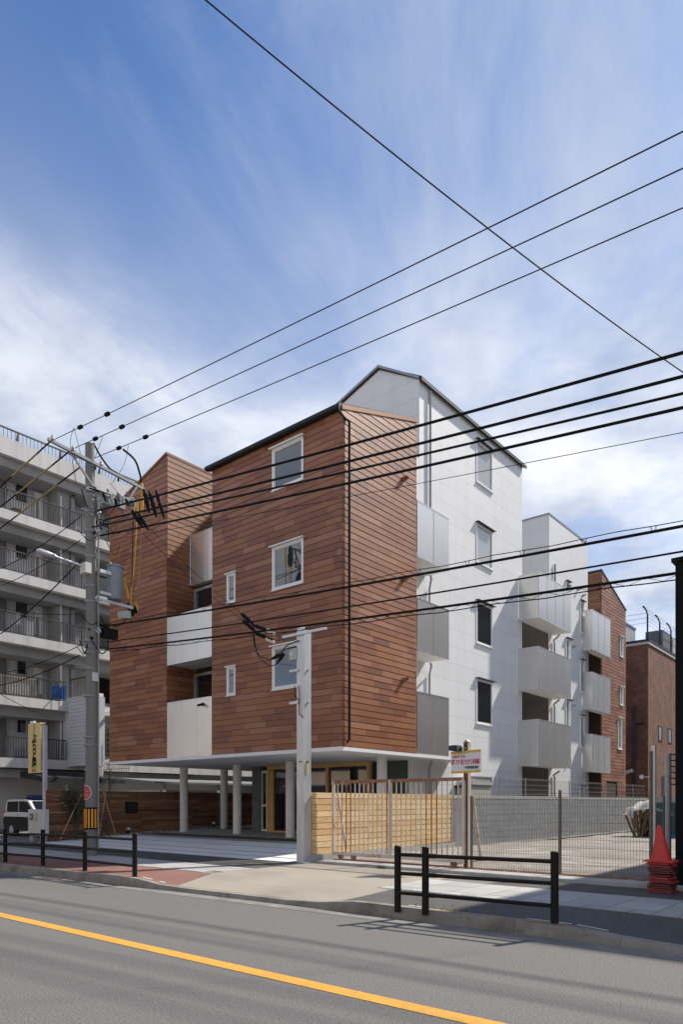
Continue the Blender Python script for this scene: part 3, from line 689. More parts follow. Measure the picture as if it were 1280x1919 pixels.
for z0, z1 in ((2.95, 4.75), (5.92, 7.70), (8.75, 10.66)): balcony('b', XW + .02, -11.9, 32.85, 35.42, z0, z1, ['front', 'right'])
# dark openings and doors behind the side balconies
for z0 in (3.1, 6.15, 8.95):
    d = MB(); d.box(-12.60, -12.42, 17.27, 17.33, z0, z0 + 2.3); d.build('door', M_FASCIA, bld)
wl = MB(); wl.box(-12.42, XW + .0, 17.33, YG - .01, 2.96, 12.6); wl.build('link_wall', M_WHITE, bld)
# soffit, columns, entrance
sf = MB(); sf.box(-22.34, XC + .015, YF - .015, 20.6, 2.86, 2.96); sf.build('soffit', M_SOFFIT, bld)
for (x, y) in ((-22.05, 16.85), (-18.95, 16.85), (-16.0, 16.55), (-12.45, 16.85), (-22.12, 18.95)):
    c = MB(); c.tube([(x, y, walk_z(x, y) - .02), (x, y, 2.87)], .155, 24); c.build('column', M_COLUMN, bld, True)
def entr(u0, u1, z0, z1, m=M_DGLASS):
    g_ = MB(); g_.box(u0, u1, 18.24, 18.26, z0, z1); return g_.build('entrance_glass', m, bld)
fl = MB()
for x in (-18.75, -15.85, -14.05): fl.box(x, x + .11, 18.15, 18.32, .40, 2.72)
for x in (-18.75,): fl.box(x, x + .30, 18.17, 18.9, .40, 2.70)
fl.box(-18.75, -13.92, 18.14, 18.33, 2.72, 2.855); fl.box(-18.45, -13.92, 18.16, 18.32, .36, .46)
fl.box(-15.75, -14.05, 18.17, 18.30, 1.60, 1.70)
fl.build('entrance_frame', M_TIMBER, bld)
entr(-18.60, -15.85, .46, 2.7); entr(-15.72, -14.05, .46, 1.6); entr(-15.72, -14.05, 1.70, 2.7)
pw = MB(); pw.box(-19.52, -19.08, 18.1, 18.62, .36, 2.86); pw.build('pier', M_SLATE, bld)
sg = MB(); sg.box(-19.02, -18.78, 18.2, 18.24, .42, 2.6); sg.build('side_light', M_DGLASS, bld)
sg = MB()
for x in (-19.06, -18.80): sg.box(x, x + .04, 18.15, 18.2, .42, 2.7)
sg.box(-19.02, -18.8, 18.15, 18.2, 1.35, 1.43); sg.box(-19.02, -18.8, 18.15, 18.2, 2.6, 2.7); sg.box(-19.02, -18.8, 18.15, 18.2, .42, .5); sg.build('side_light_frame', M_SASH, bld)
dg = MB(); dg.box(-13.85, -12.62, 18.4, 18.75, .3, 2.86); dg.build('ground_floor_wall', M_DGREEN, bld)
dg = MB(); dg.box(-12.60, XW, 18.45, 18.77, .3, 2.86); dg.build('corner_pier', M_WHITE, bld)
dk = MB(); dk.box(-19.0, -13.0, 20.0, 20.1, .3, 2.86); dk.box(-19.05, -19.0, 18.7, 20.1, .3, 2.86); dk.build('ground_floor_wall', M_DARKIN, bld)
# pipes and small fittings
pp = MB(); pp.tube([(XC - .03, YF - .13, 11.64), (XC + .02, YF + .06, 11.50), (XC + .085, YF + .20, 11.40), (XC + .085, YF + .20, 3.15), (XC + .06, YF + .13, 3.06)], .035, 8); pp.build('downpipe', M_PIPE, bld, True)
for y in (19.35,):
    pp = MB(); pp.tube([(XW + .06, y, 15.0), (XW + .06, y, 10.2)], .04, 8); pp.build('downpipe', M_GPIPE, bld, True)
for z in (8.8, 6.0, 2.9):
    pp = MB(); pp.tube([(XW + .35, 18.9, z - .02), (XW + .35, 18.95, z - .12), (XW + .06, 19.3, z - .3), (XW + .06, 19.3, z - 1.9)], .035, 8); pp.build('downpipe', M_GPIPE, bld, True)
    pp = MB(); pp.tube([(XW + .4, 29.15, z - .05), (XW + .06, 29.35, z - .2), (XW + .06, 29.45, z - .3), (XW + .06, 29.45, max(z - 2.2, .3))], .04, 8); pp.build('downpipe', M_GPIPE, bld, True)
pp = MB(); pp.tube([(XW + .06, 29.5, 12.0), (XW + .06, 29.5, 10.6)], .045, 8); pp.build('downpipe', M_GPIPE, bld, True)
pp = MB(); pp.tube([(XW + .08, 33.35, 10.6), (XW + .08, 33.35, .3)], .05, 8); pp.build('downpipe', M_GPIPE, bld, True)
def vent(face, u, z, m, s=.13):
    v = MB(); a = [face.p(u + s * .6 * math.cos(t), .0, z + s * .6 * math.sin(t)) for t in [k * math.pi / 5 for k in range(10)]]
    b = [face.p(u + s * .55 * math.cos(t), .16 if math.sin(t) > -.2 else .07, z + s * .55 * math.sin(t)) for t in [k * math.pi / 5 for k in range(10)]]
    v.add(a + b, [list(range(10, 20))] + [(i, (i + 1) % 10, 10 + (i + 1) % 10, 10 + i) for i in range(10)]); v.build('vent_hood', m, bld, True)
for z in (5.05, 7.95, 10.85): vent(RIGHT, 16.55, z, M_BOARD)
for (u, z) in ((31.4, 9.0), (31.4, 6.2), (31.1, 11.4), (32.3, 11.55), (32.9, 11.4), (31.7, 8.75), (31.6, 6.0), (31.1, 3.4)): vent(faceX(XW), u, z, M_GPIPE, .10)
# cabinet and canopy at the ground-floor opening of the white wall
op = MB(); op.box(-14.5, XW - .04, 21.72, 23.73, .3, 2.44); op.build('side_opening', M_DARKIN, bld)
op = MB(); op.box(XW - .02, XW + .45, 21.0, 22.2, 2.02, 2.10); op.build('door_canopy', M_FASCIA, bld)
# a doorway at the rear wing's ground floor
gw = MB(); gw.box(XW - .3, XW - .25, 36.2, 37.9, .3, 2.55); gp = gw.build('rear_glazing', M_DGLASS, bld)
fr = MB()
for u in (36.2, 37.02, 37.84): fr.box(XW - .25, XW - .2, u, u + .06, .3, 2.55)
fr.box(XW - .25, XW - .2, 36.2, 37.9, 2.55, 2.61); fr.build('mullion', M_ALU, gp)
# camera under the first-floor balcony sheet
sc_ = thing('security_camera', (-17.1, YF - .06, 4.55), 'small black bracket fitting on the pale lower front balcony sheet', 'camera')
mb = MB(); mb.box(-17.13, -17.07, YF - .05, YF - .012, 4.50, 4.60); mb.build('bracket', M_BLACK, sc_)
mb = MB(); mb.tube([(-17.12, YF - .20, 4.50), (-17.06, YF - .05, 4.55)], .035, 8); mb.build('camera_body', M_BLACK, sc_, True)
# ================================================================== FENCES, GATE, WALL
# dark timber fence on the left boundary
fd = thing('timber_fence', (-23.3, 20, .2), 'dark brown horizontal board fence running back behind the white columns', 'fence')
bm_ = MB(); bm_.box(0, 1, -.012, .012, 0, 1); me_fd = mesh_of(bm_, 'fence_board', M_FDARK)
rr = random.Random(5); H0 = .16
for r in range(16):
    Y = 11.9 - (0 if r % 2 else 0); z = 0
    while Y < 32:
        l = rr.choice((1.5, 1.8, 2.4, 3.0)) * (1.6 if Y > 18 else 1); y1 = min(Y + l, 32)
        zb = H0 + .02 + r * .109
        piece('fence_board', me_fd, fd, (-23.3 + rr.uniform(-.006, .006), Y + .002, zb), R_(90), (y1 - Y - .004, 1, .1065)); Y = y1
for y in [11.93 + 1.8 * i for i in range(12)]:
    p = MB(); p.box(-23.40, -23.33, y, y + .07, .1, 1.92); p.build('fence_post', M_FDARK, fd)
p = MB(); p.box(-23.36, -23.24, 11.86, 11.89, .14, 1.94); p.build('end_trim', M_APTW, fd)
mbx = thing('fence_meter_box', (-23.25, 15.6, 1.2), 'small square black box fixed on the dark board fence', 'box')
p = MB(); p.box(-23.287, -23.22, 15.05, 15.55, 1.10, 1.52); p.build('box_body', M_BLACK, mbx)
p = MB(); p.box(-23.222, -23.212, 15.09, 15.51, 1.14, 1.48); p.build('box_door', M_FASCIA, mbx)

# light timber fence by the drive
fl_ = thing('timber_fence', (-10.6, 14.8, .3), 'new pale honey-coloured timber board fence behind the rusty gate', 'fence')
bm_ = MB(); bm_.box(0, 1, -.014, .014, 0, 1); me_fl = mesh_of(bm_, 'fence_board', M_FLIGHT)
rr = random.Random(8)
cuts = [(11.80, 13.75, 15.8, 17.8), (11.80, 12.7, 14.75, 16.8, 17.8)]
for r in range(10):
    c = cuts[r % 2] if rr.random() < .8 else cuts[0]
    for a, b in zip(c, c[1:]):
        piece('fence_board', me_fl, fl_, (-10.585 + rr.uniform(-.004, .004), a + .002, .335 + r * .1415 + rr.uniform(-.002, .002)), R_(90), (b - a - .008, 1, .129))
    piece('fence_board', me_fl, fl_, (-10.74, 11.785, .335 + r * .1415), 0, (.168, 1, .129))
p = MB(); p.box(-10.635, -10.606, 11.80, 17.79, .34, 1.72); p.build('backing', M_BARK, fl_)  # dark sheet added behind the boards to darken the gaps
for y in (11.83, 13.7, 15.75, 17.7):
    p = MB(); p.box(-10.72, -10.636, y, y + .09, .2, 1.74); p.build('fence_post', M_FLIGHT, fl_)
fb = MB(); fb.box(-10.78, -10.52, 11.74, 17.85, -.05, .325); tag(fb.build('fence_footing', M_CONC), 'low concrete footing carrying the pale timber fence', 'footing')

# block wall
bw = thing('block_wall', (-10.6, 26, .1), 'long low grey concrete block wall along the gravel lot', 'wall')
mb = MB(); mb.box(-10.74, -10.558, 17.86, 36.9, -.05, 1.62); mb.build('mortar_core', M_MORTAR, bw)
mb = MB(); mb.box(-10.76, -10.53, 17.82, 36.95, 1.625, 1.725); mb.build('coping', M_CONC, bw)
ub = MB(); ub.hexa([(0, 0, 0), (1, 0, 0), (1, .02, 0), (0, .02, 0), (0, 0, 1), (1, 0, 1), (1, .02, 1), (0, .02, 1)]); me_bl = mesh_of(ub, 'block', M_BLOCK)
rest = MB(); nb = 0; rr = random.Random(3)
for col_ in range(48):
    for r in range(9):
        y = 17.86 + col_ * .4 + (.2 if r % 2 else 0) - .2; z = .02 + r * .179
        a, b = max(y, 17.86) + .0025, min(y + .4, 36.9) - .0025
        if b - a < .05: continue
        off = rr.uniform(-.003, .003)
        if nb < 300: piece('block', me_bl, bw, (-10.538 + off, a, z + .003), R_(90), (b - a, 1, .173)); nb += 1
        else: rest.box(-10.558, -10.538 + off, a, b, z + .003, z + .176)
    if col_ == 0:
        for r in range(9): pass
o = rest.build('block_courses', M_BLOCK, bw); o['kind'] = 'stuff'
mb = MB(); mb.box(-10.76, -10.54, 17.80, 17.855, -.02, 1.62); mb.build('end_block', mat('end_block_face', (.13, .135, .15), rough=.9), bw)
def mesh_panel(root, p, q, z0, z1, pitch, hz, r=.0022, bend=True):
    mb = MB(); p = Vector((p[0], p[1], 0)); q = Vector((q[0], q[1], 0)); L = (q - p).length; n = int(L / pitch)
    for i in range(n + 1):
        c = p + (q - p) * (i / n); mb.tube([(c.x, c.y, z0), (c.x, c.y, z1)], r, 3)
    for z in hz: mb.tube([(p.x, p.y, z), (q.x, q.y, z)], r * 1.15, 3)
    o = mb.build('wire_mesh', M_WIRE, root); o['kind'] = 'stuff'; return o
wf = thing('mesh_fence', (-10.65, 28, 1.7), 'low pale wire mesh fence on top of the block wall', 'fence')
mesh_panel(wf, (-10.65, 18.9), (-10.65, 36.8), 1.74, 2.34, .09, (1.78, 1.95, 2.12, 2.30, 2.34), .003)
for y in [18.95 + 2 * i for i in range(9)]:
    p = MB(); p.tube([(-10.66, y, 1.725), (-10.66, y, 2.36)], .022, 8); p.build('fence_post', M_GPIPE, wf)

# mesh fence in front of the lot
FY = 12.2
mf = thing('mesh_fence', (-5.2, FY, .2), 'brown wire mesh fence across the front of the gravel lot', 'fence')
px_ = [onY(x, 1600, FY).x for x in (884, 1050, 1221)]
hz = [.26, .40, .55, .70, .85, 1.0, 1.15, 1.30, 1.45, 1.60, 1.68]
for a, b in zip(px_, px_[1:]): mesh_panel(mf, (a + .03, FY), (b - .03, FY), .22, 1.69, .05, hz, .0028)
for x, zt in zip(px_, (1.62, 1.72, 2.35)):
    p = MB(); p.tube([(x, FY, .12), (x, FY, zt)], .028, 10); p.tube([(x, FY, zt), (x, FY, zt + .015)], .031, 10); p.build('fence_post', mat('brown_fence_post', (.16, .145, .12), rough=.6, metal=.2), mf, True)
stk = thing('timber_stay', (-6.6, 12.7, .2), 'slanting rusty stay bar leaning behind the left end of the mesh fence', 'brace')
p = MB(); a = onY(886, 1490, 12.5); b = onZ(902, 1612, .2); p.bar(a, b, .06, .05); p.build('bar', M_RUSTP, stk)
p = MB(); p.box(b.x - .12, b.x + .12, b.y - .1, b.y + .1, .17, .215); p.build('foot_plate', M_RUST, stk)

# sliding gate
gx0, gx1 = -10.43, onY(872, 1500, FY).x
gt_ = thing('sliding_gate', ((gx0 + gx1) / 2, FY, .25), 'rusty peeling barred sliding gate standing before the pale timber fence', 'gate')
zt = 1.98; zb = .30
p = MB(); p.bar((gx0, FY, zt), (gx1, FY, zt), .05, .07); p.build('top_rail', M_RUST, gt_)
p = MB(); p.bar((gx0, FY, zb + .04), (gx1, FY, zb + .04), .05, .09); p.build('bottom_rail', M_RUSTP, gt_)
for x in (gx0 + .03, (gx0 + gx1) / 2 - .10, gx1 - .03):
    p = MB(); p.bar((x, FY, zb), (x, FY, zt + .02), .06, .06); p.build('stile', M_RUSTP, gt_)
bmesh_bar = MB(); bmesh_bar.tube([(0, 0, 0), (0, 0, 1)], .014, 8); me_bar = [mesh_of(bmesh_bar, 'bar', m) for m in (M_RUSTP, M_RUST, M_RUSTP)]
n = 27; rr = random.Random(2)
for i in range(1, n):
    x = gx0 + .03 + (gx1 - gx0 - .06) * i / n
    piece('bar', me_bar[1 if rr.random() < .3 else 0], gt_, (x, FY, zb + .08), 0, (1, 1, zt - zb - .11))
p = MB(); p.bar((gx0 + .13, FY + .03, zt - .25), (gx0 + .40, FY + .03, zb + .05), .05, .03); p.build('brace', M_RUSTP, gt_)
for x in (gx0 + .25, gx0 + .62, gx1 - .25):
    p = MB(); p.tube([(x, FY - .03, .25), (x, FY + .03, .25)], .055, 14); p.box(x - .07, x + .07, FY - .025, FY + .025, .25, .31); p.build('wheel', M_RUST, gt_)

# post with warning sign and floodlight
sx = onY(876, 1600, 12.3).x
sp = thing('sign_post', (sx, 12.3, .15), 'rust-red steel post at the right end of the gate', 'post')
ztop = onY(876, 1391, 12.3).z
p = MB(); p.box(sx - .055, sx + .036, 12.25, 12.35, .15, ztop); p.build('post', mat('dark_rust', (.17, .065, .03), rough=.9, var=.4, scale=5, fine=.2, bump=.4), sp)
p = MB(); p.box(sx + .037, sx + .058, 12.245, 12.35, .15, ztop - .02); p.build('post_lit_side', M_RUSTP, sp)  # paler strip paints the sunlit right side of the post
p = MB(); p.prism([(sx - .055, 12.25, ztop), (sx + .055, 12.25, ztop), (sx, 12.25, ztop + .06)], (0, .1, 0)); p.build('post_cap', M_RUSTP, sp)
sy = 12.20
A, B, C, D = onY(845, 1409, sy), onY(901.5, 1404, sy), onY(901.5, 1447, sy), onY(846, 1450, sy)
ws = thing('warning_sign', (A.x, sy, D.z), 'white warning sign with red Japanese lettering between yellow bands on the rusty post', 'sign')
p = MB(); p.prism([D, C, B, A], (0, .02, 0)); p.build('board', M_SIGNW, ws)
def lerp(a, b, t): return a + (b - a) * t
for t0, t1, nm in ((0, .115, 'yellow_band'), (.90, 1, 'yellow_band')):
    p = MB(); q = [lerp(A, D, t0), lerp(B, C, t0), lerp(B, C, t1), lerp(A, D, t1)]
    p.prism([v + Vector((0, -.004, 0)) for v in q], (0, .003, 0)); p.build(nm, M_YPAINT, ws)
W = (B - A).length; Hs = (A - D).z; ud = Vector((1, 0, 0))
def on_sign(s, t): return lerp(lerp(A, B, s), lerp(D, C, s), t) + Vector((0, -.004, 0))
text('※キケン※', Hs * .155, on_sign(.27, .27), (1, 0), M_TXTRED, 'lettering', ws, bold=.002)
text('通り抜け厳禁', Hs * .245, on_sign(.49, .52), (1, 0), M_TXTRED, 'lettering', ws, bold=.003)
text('中国電機㈱', Hs * .14, on_sign(.69, .775), (1, 0), M_TXTBLK, 'lettering', ws, bold=.001)
fo = thing('floodlight', (sx - .3, 12.2, ztop - .15), 'small dark floodlight on the rusty post above the warning sign', 'lamp')
c = onY(858, 1402, 12.15)
p = MB(); p.hexa([(c.x - .13, 12.02, c.z - .05), (c.x + .07, 12.02, c.z - .085), (c.x + .11, 12.17, c.z - .05), (c.x - .1, 12.17, c.z - .03), (c.x - .16, 12.07, c.z + .05), (c.x + .03, 12.07, c.z + .055), (c.x + .07, 12.17, c.z + .05), (c.x - .12, 12.17, c.z + .07)])
p.build('lamp_head', M_FASCIA, fo)
p = MB(); p.tube([(c.x + .08, 12.15, c.z), (sx, 12.25, c.z)], .015, 6); p.build('arm', M_GPIPE, fo)

# ------------------------------------------------------------------ guard rails
def guard(name, posts, label, hts, group):
    a = posts[0]; r = thing(name, (a[0], a[1], a[2]), label, 'guard rail', group)
    for (x, y, z), h in zip(posts, hts):
        p = MB(); p.tube([(x, y, z - .05), (x, y, z + h - .02), (x, y, z + h - .01), (x, y, z + h)], [.045, .045, .048, .040], 14); p.build('post', M_RAILBLK, r, True)
    for (p0, h0), (p1, h1) in zip(list(zip(posts, hts)), list(zip(posts, hts))[1:]):
        for t in (.86, .56, .25):
            q = MB(); q.tube([(p0[0], p0[1], p0[2] + h0 * t), (p0[0] * .92 + p1[0] * .08, p0[1] * .92 + p1[1] * .08, p0[2] + h0 * t), (p0[0] * .9 + p1[0] * .1, p0[1] * .9 + p1[1] * .1, p0[2] + h0 * t + .0), (p1[0], p1[1], p1[2] + h1 * t)], [.030, .030, .025, .025], 12)
            q.build('rail', M_RAILBLK, r, True)
    return r
def base(x, y): v = onZ(x, y, .145); return (v.x, v.y, .145)
guard('guard_rail', [base(745.5, 1702), base(797.5, 1707), base(1040, 1732)], 'black three-rail guard rail on the kerb before the gravel lot', (.81, .81, .82), 'black pavement guard rails')
lp = [base(9, 1616), base(79.5, 1622), base(158.5, 1631.5), base(252, 1643.5)]
guard('guard_rail', [(lp[0][0] - 2.0, lp[0][1] - .15, .145), (lp[0][0] - .0, lp[0][1], .145)] + lp[1:], 'black three-rail guard rail on the kerb before the utility pole', (.76, .76, .78, .79, .80), 'black pavement guard rails')

# ------------------------------------------------------------------ cones and right-hand edge
cn = onZ(1243, 1672, .145); cxn, cyn = cn.x, cn.y
stack = thing('stacked_cone_bases', (cxn, cyn, .145), 'stack of faded red cone bases and folded barrier plates below the red cone', 'cone bases')
rr = random.Random(6); z = .15
for i in range(13):
    t = .026; s = .215 + rr.uniform(-.02, .02); dx, dy = rr.uniform(-.025, .025), rr.uniform(-.02, .02); a = .75 + rr.uniform(-.18, .18)
    p = MB(); pts = [(cxn + dx + s * 1.1 * math.cos(a + k * math.pi / 2), cyn + dy + s * 1.1 * math.sin(a + k * math.pi / 2)) for k in range(4)]
    tl = [rr.uniform(-.006, .006) for k in range(4)]
    p.hexa([(x, y, z + tl[k]) for k, (x, y) in enumerate(pts)] + [(cxn + dx + (x - cxn - dx) * .96, cyn + dy + (y - cyn - dy) * .96, z + t + tl[k]) for k, (x, y) in enumerate(pts)])
    p.build('base_plate', M_DRED_P, stack); z += t + rr.uniform(.006, .012)
zt_ = z
cone = thing('traffic_cone', (cxn - .02, cyn, zt_), 'plain bright red traffic cone standing on the stack of red base plates', 'cone')
zc_ = onY(1232, 1546, cyn).z
p = MB(); p.tube([(cxn - .02, cyn, zt_ + .02), (cxn - .02, cyn, zt_ + .06), (cxn - .035, cyn, (zt_ + zc_) / 2), (cxn - .05, cyn, zc_ - .02), (cxn - .05, cyn, zc_)], [.150, .140, .09, .034, .026], 22); p.build('cone_body', M_RED_P, cone, True)
p = MB(); p.hexa([(cxn - .24, cyn - .2, zt_), (cxn + .2, cyn - .2, zt_), (cxn + .2, cyn + .2, zt_), (cxn - .24, cyn + .2, zt_), (cxn - .22, cyn - .18, zt_ + .028), (cxn + .18, cyn - .18, zt_ + .028), (cxn + .18, cyn + .18, zt_ + .028), (cxn - .22, cyn + .18, zt_ + .028)]); p.build('cone_base', M_RED_P, cone)
# white pole, chain-link post and black building at the right edge
wpz = onY(1253, 1412, 13.2); q = onY(1253, 1600, 13.2)
wp_ = thing('white_pole', (q.x, 13.2, .15), 'slim white pole with black wire hooks beside the red cone', 'pole')
p = MB(); p.tube([(q.x, 13.2, .12), (q.x, 13.2, wpz.z)], .055, 12); p.build('pole', mat('chipped_white_pole', (.55, .57, .58), rough=.6, stain=(.3, .24, .15), stain_amt=.7, stain_scale=6), wp_, True)
for i in range(6):
    p = MB(); z_ = wpz.z - .02 - i * .105; p.tube([(q.x + .05, 13.2, z_), (q.x + .22, 13.2, z_ - .02)], .012, 6); p.build('wire_hook', M_BLACK, wp_)
tl_ = thing('fence_post', (onY(1245, 1600, 12.6).x, 12.6, .15), 'thin grey fence post between the cone and the white pole', 'post')
xx = onY(1245, 1600, 12.6).x
p = MB(); p.tube([(xx, 12.6, .15), (xx, 12.6, 1.62)], .02, 8); p.build('post', M_WIRE, tl_)
tp_ = onY(1226, 1600, 13.0).x
tp = thing('steel_pole', (tp_, 13.0, .15), 'tall slim grey steel pole rising behind the mesh fence end', 'pole')
p = MB(); p.box(tp_ - .035, tp_ + .035, 12.97, 13.03, .15, onY(1226, 1397, 13.0).z); p.build('pole', M_GALV, tp)
# bracketed convex lamp on the fence post
lm = thing('fence_lamp', (px_[2] - .3, FY, 2.0), 'small round white lamp on a short arm from the mesh fence end post', 'lamp')
a = onY(1204, 1456, FY); b = onY(1221, 1456, FY)
p = MB(); p.tube([a, (a.x, a.y - .03, a.z)], .035, 12); p.build('lamp_head', M_TIMW, lm)
p = MB(); p.tube([a, b], .008, 6); p.build('arm', M_TIMW, lm)

bk = thing('black_clad_building', (2, 20, 0), 'black vertical-clad building edge at the far right', 'building')
BF = 11.85; bx0 = onY(1266.5, 1300, BF).x
p = MB(); p.box(bx0 + .03, 9, BF + .03, 46, .0, onY(1268, 1056, BF).z - .02); p.build('wall', M_BLACK, bk)
zt_b = onY(1268, 1050, BF).z
for i in range(30):
    x = bx0 + i * .3
    p = MB(); p.box(x, x + .285, BF, BF + .03, .1, zt_b - .05); p.build('cladding_panel', mat('black_cladding', (.007, .008, .010), rough=.7, var=.1, spec=.12), bk)
p = MB(); p.box(bx0 - .05, 9.1, BF - .05, 46.1, zt_b - .03, zt_b + .03); p.build('roof', M_BLACK, bk)
gbld = thing('grey_building', (10, 50, 0), 'plain grey block beyond the black building at the right', 'building')
p = MB(); p.box(.6, 20, 30, 85, 0, 16.5); p.build('wall', M_GREYB, gbld)
for j in range(5):
    for i in range(9):
        p = MB(); p.box(.55, .6, 32 + i * 5.5, 34 + i * 5.5, 1 + j * 3.1, 2.6 + j * 3.1); p.build('window', M_GLASS, gbld)
# the opposite side of the road, seen in the reflections
ob = thing('opposite_building', (-20, -14, 0), 'beige rendered block across the road reflected in the balcony sheets', 'building')
p = MB(); p.box(-48, 2, -24, -11, 0, 10.2); p.build('wall', M_BEIGEB, ob)
for j in range(3):
    for i in range(16):
        x = -46 + i * 3
        p = MB(); p.box(x, x + 1.5, -11.03, -10.97, 1.3 + j * 3.0, 2.8 + j * 3.0); p.build('window', M_GLASS, ob)
    p = MB(); p.box(-48, 2, -10.99, -10.2, 3.0 + j * 3.0, 3.2 + j * 3.0); p.build('balcony', M_APTW, ob)

# ------------------------------------------------------------------ brick building, debris
br = thing('brick_building', (-13.5, 50, 0), 'dark red brick building behind the rear wing, with railings on its roof', 'building')
BX, BY, BZ = -12.55, 44.0, 11.05
p = MB(); p.box(-30, BX, BY, 70, 0, BZ); p.build('wall', M_BRICK, br)
p = MB(); p.box(-30.1, BX + .06, BY - .06, 70.1, BZ + .001, BZ + .16); p.build('coping', M_APTW, br)
p = MB(); p.box(-30.12, BX + .08, BY - .08, 70.1, BZ + .161, BZ + .30); p.build('parapet', M_FASCIA, br)
p = MB(); p.box(-19, BX - 2.1, BY + 1.2, BY + 4.5, BZ + .3, BZ + 2.05); p.build('roof_hut', mat('pale_hut', (.42, .43, .47), rough=.6), br)
p = MB(); p.box(-19.05, BX - 2.05, BY + 1.15, BY + 4.6, BZ + 2.05, BZ + 2.15); p.build('hut_roof', M_GREYROOF, br)
for i in range(4):
    p = MB(); y = BY + 5 + i * 2.4; p.box(BX - 1.6, BX - .5, y, y + 2.2, BZ + .3, BZ + 1.9 - .05 * i); p.build('rooftop_unit', [M_SLATE, M_APTW, M_SLATE, M_FASCIA][i], br)
for i in range(5):
    y = BY + .4 + i * 2.6
    p = MB(); p.tube([(BX - .15, y, BZ + .3), (BX - .15, y, BZ + 1.9), (BX - .22, y, BZ + 2.15), (BX - .42, y, BZ + 2.45)], .05, 6); p.build('railing_post', M_FASCIA, br)
p = MB()
for k in range(6):
    z = BZ + 1.3 + k * .22
    p.tube([(BX - .15 - max(0, k - 3) * .09, BY + .3, z), (BX - .15 - max(0, k - 3) * .09, BY + 13, z)], .012, 4)
for k in range(3): p.tube([(-18, BY + .4, BZ + 1.4 + k * .3), (BX - .15, BY + .4, BZ + 1.4 + k * .3)], .012, 4)
o = p.build('railing_wires', M_GPIPE, br); o['kind'] = 'stuff'
def onB(x, y): v = onX(x, y, BX); return v.y, v.z
for (x0, x1, y0, y1) in ((1235, 1241, 1362, 1388), (1253, 1259, 1367, 1392)):
    (a, zt0), (b, zb0) = onB(x0, y0), onB(x1, y1)
    p = MB(); p.box(BX - .12, BX - .06, a, b, zb0, zt0); w_ = p
    fr = MB(); 
    for u0, u1, v0, v1 in ((a, b, zb0 - .08, zb0), (a, b, zt0, zt0 + .08), (a - .06, a, zb0 - .08, zt0 + .08), (b, b + .06, zb0 - .08, zt0 + .08)): fr.box(BX - .02, BX + .025, u0, u1, v0, v1)
    wo_ = fr.build('window', M_FASCIA, br)
    g_ = MB(); g_.box(BX - .02, BX + .006, a, b, zb0, zt0); g_.build('pane', M_DGLASS, wo_)
(a, zt0), (b, zb0) = onB(1241, 1455), onB(1256, 1500)
p = MB(); p.box(BX - .05, BX + .02, a, b, .1, zt0); p.build('door', M_FASCIA, br)
p = MB(); p.box(BX - .05, BX + .05, a + .8, a + 1.6, .1, zt0 - .2); p.build('door_leaf', M_APTW, br)
c = onY(1189, 1400, BY - .1)
p = MB(); p.tube([(c.x, BY - .1, .2), (c.x, BY - .1, onY(1189, 1322, BY).z)], .09, 8); p.build('downpipe', mat('navy_pipe', (.03, .035, .06), rough=.5), br, True)
p = MB(); z_ = onY(1200, 1358, BY).z; p.box(c.x, BX - .2, BY - .03, BY, z_, z_ + .12); p.build('string_course', M_FASCIA, br)
c = onY(1178, 1446, BY - .3)
cm = thing('wall_camera', (c.x, BY - .1, c.z), 'white security camera on the shaded side of the brick building', 'camera')
p = MB(); p.tube([(c.x - .15, BY - .35, c.z - .08), (c.x + .25, BY - .2, c.z + .10)], .11, 10); p.build('camera_body', M_TIMW, cm, True)
p = MB(); p.tube([(c.x + .2, BY - .2, c.z + .05), (c.x + .3, BY, c.z - .25)], .05, 8); p.build('bracket', M_TIMW, cm)

dcx, dcy = onZ(1228, 1556, .1).x, onZ(1228, 1556, .1).y
dcx, dcy = -6.6, 27.5
db = thing('debris_pile', (dcx, dcy, .1), 'heap of timber offcuts under a crumpled pale plastic sheet at the lot edge', 'pile')
c0 = onX(1230, 1557, -8.35); Yd = c0.y
rr = random.Random(12)
p = MB()
for i in range(60):
    a = Vector((-8.35 + rr.uniform(-.8, .8), Yd + rr.uniform(-.5, .5), .1)); b = a + Vector((rr.uniform(-.6, .6), rr.uniform(-.3, .3), rr.uniform(.7, 1.35)))
    p.bar(a, b, rr.uniform(.04, .1), .03)
o = p.build('timber_offcuts', M_STRAW, db); o['kind'] = 'stuff'
p = MB(); p.box(-8.9, -8.2, Yd - .1, Yd + .5, .1, .8); p.build('crate', M_BLACK, db)
n, m_ = 12, 8; vs = []; fs = []
for j in range(m_ + 1):
    for i in range(n + 1):
        u, v = i / n * 2 - 1, j / m_ * 2 - 1; rad = math.sqrt(u * u + v * v)
        vs.append((-8.45 + u * .95 + rr.uniform(-.05, .05), Yd + v * .8, 1.55 - .30 * rad ** 2.0 + rr.uniform(-.09, .09)))
for j in range(m_):
    for i in range(n): q = j * (n + 1) + i; fs.append((q, q + 1, q + n + 2, q + n + 1))
p = MB(); p.add(vs, fs); p.build('plastic_sheet', M_TARP, db, True)
gs = thing('green_sheet_stack', (-7.4, Yd + 1, .1), 'dark green sheeted stack with a blue foot beside the debris heap', 'stack')
c1 = onX(1258, 1555, -7.6)
p = MB(); p.box(-8.2, -7.0, c1.y, c1.y + 1.2, .1, 1.5); p.build('sheeted_body', M_TEAL, gs)
p = MB(); p.box(-8.25, -6.95, c1.y - .05, c1.y + 1.25, 1.5, 1.72); p.build('cover', M_TARP, gs)
p = MB(); p.box(-8.2, -7.0, c1.y - .02, c1.y, .1, .22); p.build('blue_edge', M_BLUESHEET, gs)
cab = thing('storage_cabinet', (-11.7, 21.6, .3), 'cream storage cabinet behind the block wall under the white gable block', 'cabinet')
